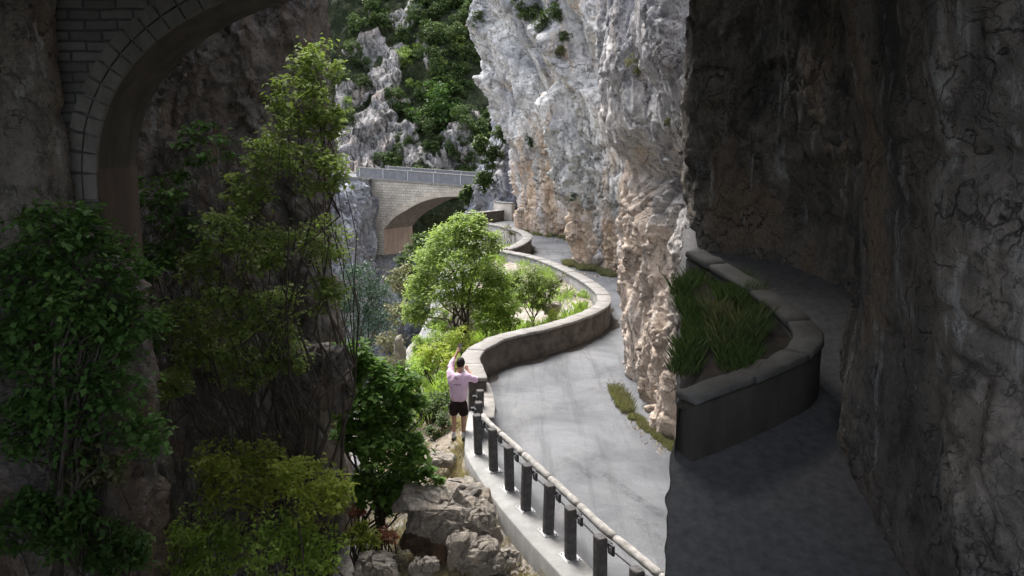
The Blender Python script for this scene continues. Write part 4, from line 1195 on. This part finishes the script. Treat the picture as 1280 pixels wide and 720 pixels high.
# fingers round the phone, nose and ears
for hand, pa, d, sx in (('L', 'paL', (.03, .05, .1), 1), ('R', 'paR', (-.05, .05, .09), -1)):
    p = Vector(J[pa]); up = Vector((0, .25, 1)).normalized()
    for q, (ln, off) in enumerate(((.07, -.03), (.08, -.01), (.075, .01), (.058, .028))):
        a = p + Vector((off, .0, .01)); m1 = a + up * ln * .55; m2 = m1 + (up * .4 + Vector((sx * .3, .6, 0))).normalized() * ln * .45
        k = len(verts); verts += [tuple(a + up * .012), tuple(m1), tuple(m2)]; rr_ += [.0095, .009, .0075]; edges += [(ix[pa], k), (k, k + 1), (k + 1, k + 2)]
    a = p + Vector((sx * .03, -.005, -.01)); k = len(verts); verts += [tuple(a), tuple(a + Vector((sx * .025, .0, .035)))]; rr_ += [.011, .009]; edges += [(ix[pa], k), (k, k + 1)]
hd = Vector(J['hd1'])
for q in ((.085, -.005, -.02), (-.085, -.005, -.02), (0, .115, -.02)):
    k = len(verts); verts.append(tuple(hd + Vector(q))); rr_.append(.016); edges.append((ix['hd1'], k))
def ball(c, r, seg=20, ring=14):
    bm = bmesh.new(); bmesh.ops.create_uvsphere(bm, u_segments=seg, v_segments=ring, radius=1)
    for v in bm.verts: v.co = Vector((v.co.x * r[0] + c[0], v.co.y * r[1] + c[1], v.co.z * r[2] + c[2]))
    return bm


body = skin('body', verts, edges, rr_, mskin, man)
bm = bmesh.new(); bm.from_mesh(body.data)
hb_ = ball(hd + Vector((0, .005, .01)), (.078, .098, .118)); tmp = bpy.data.meshes.new('tmp'); hb_.to_mesh(tmp); bm.from_mesh(tmp); bm.to_mesh(body.data); bm.free(); hb_.free()
rm = body.modifiers.new('r', 'REMESH'); rm.mode = 'VOXEL'; rm.voxel_size = .0075; rm.use_smooth_shade = True
sm_ = body.modifiers.new('s', 'SMOOTH'); sm_.iterations = 3; sm_.factor = .5
# hoodie
hn = ['pel', 'sp', 'ch', 'nk', 'shL', 'elL', 'wrL', 'shR', 'elR', 'wrR']
hi = {n: k for k, n in enumerate(hn)}
hv = [Vector(J[n]) for n in hn]; hv[0] = Vector((0, .0, .82)); hv[3] = Vector((.01, .075, 1.455)); hv[6] = Vector(J['elL']).lerp(Vector(J['wrL']), .62); hv[9] = Vector(J['elR']).lerp(Vector(J['wrR']), .2)
hr = [(.2, .15), (.185, .135), (.185, .135), (.085, .08), .088, .066, .045, .088, .07, .05]
hood = skin('hoodie', [tuple(v) for v in hv], [(0, 1), (1, 2), (2, 3), (2, hi['shL']), (hi['shL'], hi['elL']), (hi['elL'], hi['wrL']), (2, hi['shR']), (hi['shR'], hi['elR']), (hi['elR'], hi['wrR'])], hr, mpink, man, sub=3)
skin('hood', [(-.085, .03, 1.46), (0, -.045, 1.42), (.105, .03, 1.46), (0, -.05, 1.37)], [(0, 1), (1, 2), (1, 3)], [.045, .055, .045, .04], mpink, hood, root=1)
def folds(o, amp, f):
    me = o.data; n = len(me.vertices); a_ = np.zeros(n * 3, np.float32); me.vertices.foreach_get('co', a_); P_ = a_.reshape(-1, 3).astype(float)
    nr = np.zeros(n * 3, np.float32); me.vertices.foreach_get('normal', nr); nr = nr.reshape(-1, 3)
    d_ = 1 - np.abs(fbm(P_ * np.array(f), 3, 5)) * 2
    me.vertices.foreach_set('co', (P_ + nr * (d_ * amp)[:, None]).astype(np.float32).ravel()); me.update()


folds(hood, .011, (7, 7, 13))
hoodbv = BVHTree.FromPolygons([v.co.copy() for v in hood.data.vertices], [tuple(p.vertices) for p in hood.data.polygons])
pr = MB(); x = -.075
rp_ = random.Random(2)
for row, z in enumerate((1.275, 1.25)):
    x = -.07 if row == 0 else -.02
    while x < (.07 if row == 0 else .06):
        wd_ = rp_.uniform(.006, .014)
        hit = hoodbv.ray_cast(Vector((x, -1, z)), Vector((0, 1, 0)))[0]
        if hit: pr.box((x, hit.y, z), (wd_, .006, .014 if row == 0 else .01))
        x += wd_ + .006
pr.build('back_print', mshort, hood)
# shorts
sh_ = skin('shorts', [(0, 0, .95), (0, 0, .88), (-.1, .01, .78), (-.105, .025, .56), (.1, .01, .78), (.105, .025, .56)], [(0, 1), (1, 2), (2, 3), (1, 4), (4, 5)], [(.165, .125), (.165, .13), .112, .102, .112, .102], mshort, man, root=1)
folds(sh_, .008, (14, 14, 5))
for s_ in ('L', 'R'):
    an, kn, to = Vector(J['an' + s_]), Vector(J['kn' + s_]), Vector(J['to' + s_])
    skin('sock', [tuple(an.lerp(kn, .36)), tuple(an.lerp(kn, .15)), tuple(an - Vector((0, 0, .02)))], [(0, 1), (1, 2)], [.056, .051, .05], msock, man)
    skin('shoe', [tuple(an + Vector((0, -.045, -.045))), tuple(an.lerp(to, .5) + Vector((0, .0, -.015))), tuple(to + Vector((0, .03, 0)))], [(0, 1), (1, 2)], [(.05, .055), (.055, .045), (.045, .032)], mshoe, man)
hbm = ball(hd + Vector((0, -.008, .028)), (.09, .108, .118), 28, 20)
bmesh.ops.delete(hbm, geom=[v for v in hbm.verts if (v.co.y - hd.y > .04 and v.co.z - hd.z < .075) or v.co.z - hd.z < -.075], context='VERTS')
hm = bpy.data.meshes.new('hair'); hbm.to_mesh(hm); hbm.free(); hm.materials.append(mhair)
for p_ in hm.polygons: p_.use_smooth = True
ho = bpy.data.objects.new('hair', hm); COL.objects.link(ho); ho.parent = man; ho.modifiers.new('s', 'SOLIDIFY').thickness = .012
for sx in (-.03, .03):
    bm = bmesh.new(); bmesh.ops.create_uvsphere(bm, u_segments=8, v_segments=6, radius=.013); me = bpy.data.meshes.new('eye'); bm.to_mesh(me); bm.free(); me.materials.append(mhair)
    o = bpy.data.objects.new('eye', me); COL.objects.link(o); o.parent = man; o.location = hd + Vector((sx, .093, .012))
# phone (held: a thing of its own)
mphone = mat_plain('phone_case', (.1, .09, .09), .4, .1, 9, .02)
mglass = mat_plain('phone_glass', (.35, .3, .28), .15, .1, 9, .0)
pw = Matrix.Rotation(R(-8), 4, 'Z') @ Vector((-.035, .43, 1.95))
ph = empty('phone', (MX + pw.x, MY + pw.y, -.2 + pw.z), R(-8)); ph.rotation_euler = (R(-12), R(8), R(-8))
tag(ph, 'phone held up in the raised left hand of the man', 'phone')
MB().box((0, 0, 0), (.078, .009, .155)).build('case', mphone, ph, bevel=.004)
MB().box((0, -.0055, 0), (.07, .002, .145)).build('screen', mglass, ph)
MB().box((.018, .006, .05), (.03, .005, .035)).build('camera_bump', mphone, ph)

# ------------------------------------------------------------------ invented rock shelter round the camera, added to darken the sides
SL = .30
q0 = D(843, 575, 5.5); ZA = q0[2]
zl = lambda x, y: ZA + SL * (y - 5.5)


def GL(px, py, dz=0.0):       # picture ray onto the sloping side lane, dz above it
    r = ray(px, py); t = (H - ZA + SL * 5.5 - dz) / (SL * r[1] - r[2]); return r[0] * t, r[1] * t


yl = np.arange(1.2, 9.6, .1); V = []; nn2 = 50
def xedge(y): return .2 * y + .012 + .05 * float(fbm(np.array([[0, y * 2.2, 3.0]]), 4, 3)[0] + .35)


for y in yl:
    x0 = xedge(y)
    for k in range(nn2): x = x0 + (6.5 - x0) * k / (nn2 - 1); V.append((x, y, zl(x, y)))
V = np.array(V); V[:, 2] += fbm(V * np.array([1, 1, 0]) * 1.5, 3, 4) * .015
a = (np.arange(len(yl) - 1)[:, None] * nn2 + np.arange(nn2 - 1)[None]).ravel()
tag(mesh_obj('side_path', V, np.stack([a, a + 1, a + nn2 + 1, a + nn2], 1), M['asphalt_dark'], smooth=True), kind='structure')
# its retaining face towards the road
yr = np.arange(1.2, 9.55, .035); V = []; nz_r = 90
for y in yr:
    zt = zl(0, y) + .002
    for k in range(nz_r): V.append((xedge(y), y, zt + (-1.5 - zt) * k / (nz_r - 1)))
V = np.array(V); dr = np.abs(rockdisp(V, 15, .22, 1.8)) + .02; dr.reshape(len(yr), nz_r)[:, 0] = 0
V[:, 0] += dr + (zl(0, V[:, 1]) - V[:, 2]) * .03
a = (np.arange(len(yr) - 1)[:, None] * nz_r + np.arange(nz_r - 1)[None]).ravel()
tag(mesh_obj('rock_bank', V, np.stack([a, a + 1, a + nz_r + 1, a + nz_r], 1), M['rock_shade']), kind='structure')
TOP = [(867, 499), (876, 496), (890, 491), (940, 473), (985, 455), (1014, 440), (1027, 426), (1022, 408), (996, 385), (960, 360), (920, 336), (895, 322), (876, 312)]
pside = np.array([GL(x, y, .46) for x, y in TOP])
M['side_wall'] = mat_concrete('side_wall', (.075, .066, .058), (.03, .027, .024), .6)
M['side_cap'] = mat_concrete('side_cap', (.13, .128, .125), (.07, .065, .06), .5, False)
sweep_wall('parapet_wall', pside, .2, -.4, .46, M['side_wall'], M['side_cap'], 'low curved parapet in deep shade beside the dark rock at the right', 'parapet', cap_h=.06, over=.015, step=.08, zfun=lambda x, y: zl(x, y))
oy = np.argsort(pside[:, 1]); yp = np.arange(pside[:, 1].min() + .05, pside[:, 1].max(), .05); xp = np.interp(yp, pside[oy, 1], pside[oy, 0]) - .1
V = []; ns_ = 40
for y, x1 in zip(yp, xp):
    x0 = xedge(y) + .03
    for k in range(ns_):
        t_r = k / (ns_ - 1); V.append((x0 + max(.02, x1 - x0) * t_r, y, zl(0, y) + .37 * min(1, t_r * 6) ** .6))
V = np.array(V); V[:, 2] += fbm(V * np.array([4, 4, 0]), 3, 12) * .025
a = (np.arange(len(yp) - 1)[:, None] * ns_ + np.arange(ns_ - 1)[None]).ravel()
tag(mesh_obj('soil', V, np.stack([a, a + 1, a + ns_ + 1, a + ns_], 1), M['shade_and_soil'], smooth=True), kind='structure')
zsoil = lambda x, y: zl(x, y) + .34
# plants behind it
sp = []
for k in range(60):
    x, y = rg.uniform(852, 945), rg.uniform(345, 465); X, Y = GL(x, y, .36)
    sp.append((X, Y, .1, 260, rg.uniform(.06, .17)))
grass('side_grass', sp, M['leaf_hill'], .0025, 16, zsoil)
sp = [(GL(rg.uniform(890, 950), rg.uniform(390, 445), .36) + (.08, 45, rg.uniform(.1, .2))) for k in range(22)]
grass('side_dry_grass', sp, M['leaf_olive'], .0022, 17, zsoil)

# dark rock at the right
fr = [(-3, 0), (14, 0)]
E = lambda px, Y: ((px - 640) / F * Y * 1.0, Y)
pr_ = [(9, 1.0, fr), (5.2, 2.0, fr), (*E(1330, 3.5), [(-3, 0), (4, 0), (6, .1), (8, .4), (14, 1)]), (*E(1190, 4.3), [(-3, .1), (4, 0), (5.5, .1), (6.5, .2), (8, .5), (14, 1)]), (*E(1108, 5.4), [(-3, .15), (4, .1), (5, .1), (6, .15), (7.2, .4), (14, .8)]),
       (*E(1085, 6.4), fr), (*E(1075, 7.7), [(-3, 0), (5.3, 0), (6, .5), (8, .9), (14, 1)]), (*E(1010, 8.45), [(-3, 0), (5.2, 0), (6, .3), (8, .6), (14, .8)]), (*E(930, 8.75), fr), (*E(880, 8.9), fr), (*E(858, 9.1), [(-3, -.1), (5, -.08), (5.6, 0), (14, 0)]), (*E(860, 9.9), [(-3, -.3), (5, -.25), (5.6, 0), (14, 0)]), (3.0, 10.8, fr), (4.5, 11.2, fr), (8, 11, fr)]
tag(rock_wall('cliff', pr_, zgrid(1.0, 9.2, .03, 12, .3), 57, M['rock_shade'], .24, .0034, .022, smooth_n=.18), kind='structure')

# stone arch at the left and overhead
AY = 9.0; AT = .95
acx, acz = D(640, 250, AY)[0], D(640, 250, AY)[2]; aa, ab = 515 * pxm(AY), 285 * pxm(AY)
ar = empty('stone_arch', (acx, AY, acz)); tag(ar, 'dark masonry arch in shade at the upper left, rising over the near trees', 'arch')
th = np.linspace(math.pi * 1.0, 0, 97)
ring = [(math.copysign(aa * abs(math.cos(t)) ** .8, math.cos(t)), ab * max(0, math.sin(t)) ** .8) for t in th]
ring = [q for q in ring if q[1] >= .0]
sp0 = ring[0]
V, Fq = [], []
zt_ = 3.6
for y in (0, AT):
    b = len(V)
    for x, z in ring: V += [(x, y, z), (x, y, zt_)]
    for k in range(len(ring) - 1): Fq.append((b + 2 * k, b + 2 * k + 2, b + 2 * k + 3, b + 2 * k + 1) if y == 0 else (b + 2 * k + 2, b + 2 * k, b + 2 * k + 1, b + 2 * k + 3))
    b = len(V)
    V += [(ring[0][0] - 3, y, -5), (ring[0][0], y, -5), (ring[0][0], y, zt_), (ring[0][0] - 3, y, zt_)]; Fq.append((b, b + 1, b + 2, b + 3))
    b = len(V)
    V += [(ring[-1][0], y, -5), (ring[-1][0] + 3, y, -5), (ring[-1][0] + 3, y, zt_), (ring[-1][0], y, zt_)]; Fq.append((b, b + 1, b + 2, b + 3))
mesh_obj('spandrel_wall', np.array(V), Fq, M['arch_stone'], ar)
V, Fq = [], []
for k, (x, z) in enumerate(ring):
    V += [(x, .01, z), (x, AT - .01, z)]
    if k: Fq.append((2 * k - 2, 2 * k - 1, 2 * k + 1, 2 * k))
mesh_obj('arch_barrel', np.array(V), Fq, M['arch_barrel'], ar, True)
for x in (ring[0][0], ring[-1][0]):
    V = [(x, .01, -5), (x, AT - .01, -5), (x, AT - .01, ring[0][1]), (x, .01, ring[0][1])]; mesh_obj('pier', np.array(V), [(0, 1, 2, 3)], M['arch_barrel'], ar)
    V = [(x + (.012 if x < 0 else -.012), .0, -.78), (x + (.012 if x < 0 else -.012), AT, -.78), (x + (.012 if x < 0 else -.012), AT, .7), (x + (.012 if x < 0 else -.012), .0, .7)]; mesh_obj('stained_facing', np.array(V), [(0, 1, 2, 3)], M['arch_pier'], ar)
# voussoirs as cut stones
vs = MB(); rv = random.Random(4)
for k in range(0, len(ring) - 2, 2):
    (x0, z0), (x1, z1) = ring[k], ring[k + 2]
    tx, tz_ = x1 - x0, z1 - z0; L = math.hypot(tx, tz_); nx_, nz_ = -tz_ / L, tx / L; g_ = .018
    xa, za, xb_, zb_ = x0 + tx * g_, z0 + tz_ * g_, x1 - tx * g_, z1 - tz_ * g_
    for r0_, r1_ in ((0, .145), (.16, .31)):
        pf = -.03 - rv.uniform(0, .015); b = len(vs.v)
        for y in (pf, .02):
            for (x, z, r_) in ((xa, za, r0_), (xb_, zb_, r0_), (xb_, zb_, r1_), (xa, za, r1_)): vs.v.append((x + nx_ * r_, y, z + nz_ * r_))
        vs.f += [(b, b + 1, b + 2, b + 3), (b, b + 4, b + 5, b + 1), (b + 1, b + 5, b + 6, b + 2), (b + 2, b + 6, b + 7, b + 3), (b + 3, b + 7, b + 4, b)]
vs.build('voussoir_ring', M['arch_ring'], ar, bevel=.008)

# rock that carries the arch at the far left, a spur added as dark backing, and unseen shading slabs
pl_ = [(-12, 4, fr), (-8.5, 6.8, fr), (-6.6, 7.9, fr), (*E(20, 8.35), fr), (*E(70, 8.6), [(-3, .5), (4.6, .45), (5.3, 0), (14, 0)]), (*E(96, 8.9), [(-3, .6), (4.5, .6), (5.3, 0), (14, 0)]), (*E(84, 9.6), fr), (*E(40, 10.6), fr), (-8.5, 11.5, fr)]
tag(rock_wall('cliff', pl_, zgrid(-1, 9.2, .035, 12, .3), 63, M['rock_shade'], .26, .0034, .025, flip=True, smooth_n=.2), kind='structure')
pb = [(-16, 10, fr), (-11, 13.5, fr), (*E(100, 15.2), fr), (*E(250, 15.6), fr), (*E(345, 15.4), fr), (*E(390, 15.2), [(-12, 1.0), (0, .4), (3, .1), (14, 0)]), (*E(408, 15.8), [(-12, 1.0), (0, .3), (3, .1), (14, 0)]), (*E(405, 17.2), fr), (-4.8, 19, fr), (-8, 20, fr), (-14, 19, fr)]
tag(rock_wall('cliff', pb, zgrid(-12, 9.8, .07, 14, .4), 77, M['rock_shade'], .45, .004, .05, flip=True, smooth_n=.4), kind='structure')  # added rock spur, dark backing behind the trees


def shade_roof(name, x0, x1, y0, y1, z, seed, st=.25):
    xs_, ys_ = np.arange(x0, x1 + .01, st), np.arange(y0, y1 + .01, st); XX, YY = np.meshgrid(xs_, ys_)
    P = np.stack([XX.ravel(), YY.ravel(), np.full(XX.size, z)], 1); d = np.abs(rockdisp(P, seed, .5))
    lo_ = P.copy(); lo_[:, 2] += d; up_ = P.copy(); up_[:, 2] += 2.5 + d
    n, nx3 = len(P), len(xs_); a = (np.arange(len(ys_) - 1)[:, None] * nx3 + np.arange(nx3 - 1)[None]).ravel()
    F1 = np.stack([a, a + nx3, a + nx3 + 1, a + 1], 1); F2 = np.stack([a, a + 1, a + nx3 + 1, a + nx3], 1) + n
    e = []
    i = np.arange(nx3 - 1); e.append(np.stack([i, i + 1, i + 1 + n, i + n], 1)); j = i + (len(ys_) - 1) * nx3; e.append(np.stack([j + 1, j, j + n, j + 1 + n], 1))
    i = np.arange(len(ys_) - 1) * nx3; e.append(np.stack([i + nx3, i, i + n, i + nx3 + n], 1)); j = i + nx3 - 1; e.append(np.stack([j, j + nx3, j + nx3 + n, j + n], 1))
    tag(mesh_obj(name, np.concatenate([lo_, up_]), np.concatenate([F1, F2] + e), M['rock_shade'], smooth=False), kind='structure')


shade_roof('unseen_shade_roof', -14, 12, -1.5, 8.6, 8.6, 91)  # unseen slabs overhead, added to darken the sides
shade_roof('unseen_shade_roof', -16, -4.2, 10.3, 14.0, 9.6, 93)
# unseen side wall added to keep light out, and rock floor below the camera
pk = [(-9, -1, fr), (-11, 2, fr), (-13, 9, fr), (-16, 15, fr)]
tag(rock_wall('cliff', pk, np.arange(-2, 11, .25), 95, M['rock_shade'], .6, .03, .25), kind='structure')  # added unseen side wall that keeps light out
V = []; xs3, ys3 = np.arange(-9, 8, .2), np.arange(-5, 3.2, .2); XX, YY = np.meshgrid(xs3, ys3)
P = np.stack([XX.ravel(), YY.ravel(), 0 * XX.ravel()], 1); P[:, 2] = 4.4 + fbm(P, 3, 6) * .12 - np.clip(P[:, 1] - 1.6, 0, 9) * 1.6
nx = len(xs3); a = (np.arange(len(ys3) - 1)[:, None] * nx + np.arange(nx - 1)[None]).ravel()
tag(mesh_obj('rock_floor', P, np.stack([a, a + 1, a + nx + 1, a + nx], 1), M['rock_shade'], smooth=True), kind='structure')

# shaded trees and bushes beyond the arch
Y3 = 11.3
lt_ = [(396, 85, .4, 30, 600), (372, 130, 0, 34, 600), (408, 150, .3, 24, 400), (345, 190, .2, 34, 600), (400, 210, -.3, 34, 600), (310, 240, 0, 30, 500), (280, 290, .2, 32, 550), (330, 310, -.2, 36, 650), (400, 300, .2, 34, 500), (250, 340, .1, 26, 400), (235, 395, 0, 32, 600),
       (290, 390, -.3, 36, 700), (350, 390, .2, 34, 550), (410, 370, 0, 28, 350), (250, 450, .1, 34, 600), (310, 455, 0, 34, 550), (215, 480, .3, 22, 300), (360, 440, .3, 30, 400)]
bx, by = D(452, 560, Y3 + .5)[:2]
bx = -2.95
tree('broadleaf_tree', (bx, by, tz(bx, by)), 2.6, [clump(x, y, Y3 + dz, r, int(n * 1.35)) for x, y, dz, r, n in lt_], .085, M['leaf_tree'], 'large shaded tree with bare lower limbs, between the arch and the bright road view', 'tree', .075, 81, trunks=2, aspect=.6)
dk = [(60, 300, 0, 44, 700), (20, 350, .2, 44, 700), (90, 370, -.2, 40, 600), (40, 420, 0, 46, 700), (110, 440, .2, 36, 500), (60, 490, 0, 40, 600), (140, 400, .3, 26, 300), (-20, 430, 0, 40, 500)]
bx, by = D(60, 620, 7.7)[:2]
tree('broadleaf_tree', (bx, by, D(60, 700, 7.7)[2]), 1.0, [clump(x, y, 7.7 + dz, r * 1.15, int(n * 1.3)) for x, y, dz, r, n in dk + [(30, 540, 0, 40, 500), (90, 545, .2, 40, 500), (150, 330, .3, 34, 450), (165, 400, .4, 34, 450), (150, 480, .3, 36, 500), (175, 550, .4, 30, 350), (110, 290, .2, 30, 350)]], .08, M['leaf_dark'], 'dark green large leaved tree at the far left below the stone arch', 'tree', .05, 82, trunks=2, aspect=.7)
dk = [(200, 240, 0, 34, 400), (225, 300, .2, 34, 400), (190, 330, .2, 30, 400), (255, 180, .3, 30, 300), (180, 420, 0, 30, 300), (170, 520, 0, 34, 350)]
bx, by = D(190, 640, 13.6)[:2]
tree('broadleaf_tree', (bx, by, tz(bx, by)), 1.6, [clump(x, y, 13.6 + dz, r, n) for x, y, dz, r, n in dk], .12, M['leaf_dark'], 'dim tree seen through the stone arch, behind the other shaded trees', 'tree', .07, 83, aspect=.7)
for k, (x, y, Y, r, n, mt, sz, lab) in enumerate([(300, 590, 10.2, 66, 2400, 'leaf_lime', .075, 'wide mossy green bush in the shade below the large shaded tree'), (390, 600, 10.0, 60, 2200, 'leaf_lime', .075, 'mossy green bush in the shade, touching the bright road view'),
                                                  (250, 680, 9.6, 66, 2200, 'leaf_bright', .075, 'low shaded bush at the lower edge below the wide mossy bush'), (365, 690, 9.5, 66, 2200, 'leaf_bright', .075, 'low shaded bush at the lower edge next to the bright view'),
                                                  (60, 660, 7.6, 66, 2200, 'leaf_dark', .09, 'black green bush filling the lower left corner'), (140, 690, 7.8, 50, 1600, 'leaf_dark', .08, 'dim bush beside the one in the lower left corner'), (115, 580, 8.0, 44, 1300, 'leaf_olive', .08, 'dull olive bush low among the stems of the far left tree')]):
    shrub(x, y, Y, r, n, M[mt], sz, lab, 300 + k, sub=9)
bl(200, 640, 9.9, 44, 190, 33, 'upright grey rock among the shaded bushes at the left', .8, mat='rock_shade')
bl(395, 470, 12.2, 90, 90, 34, 'grey rock behind the bare limbs of the large shaded tree', .8, mat='rock_shade')

bpy.context.view_layer.update()
cliff_plants()
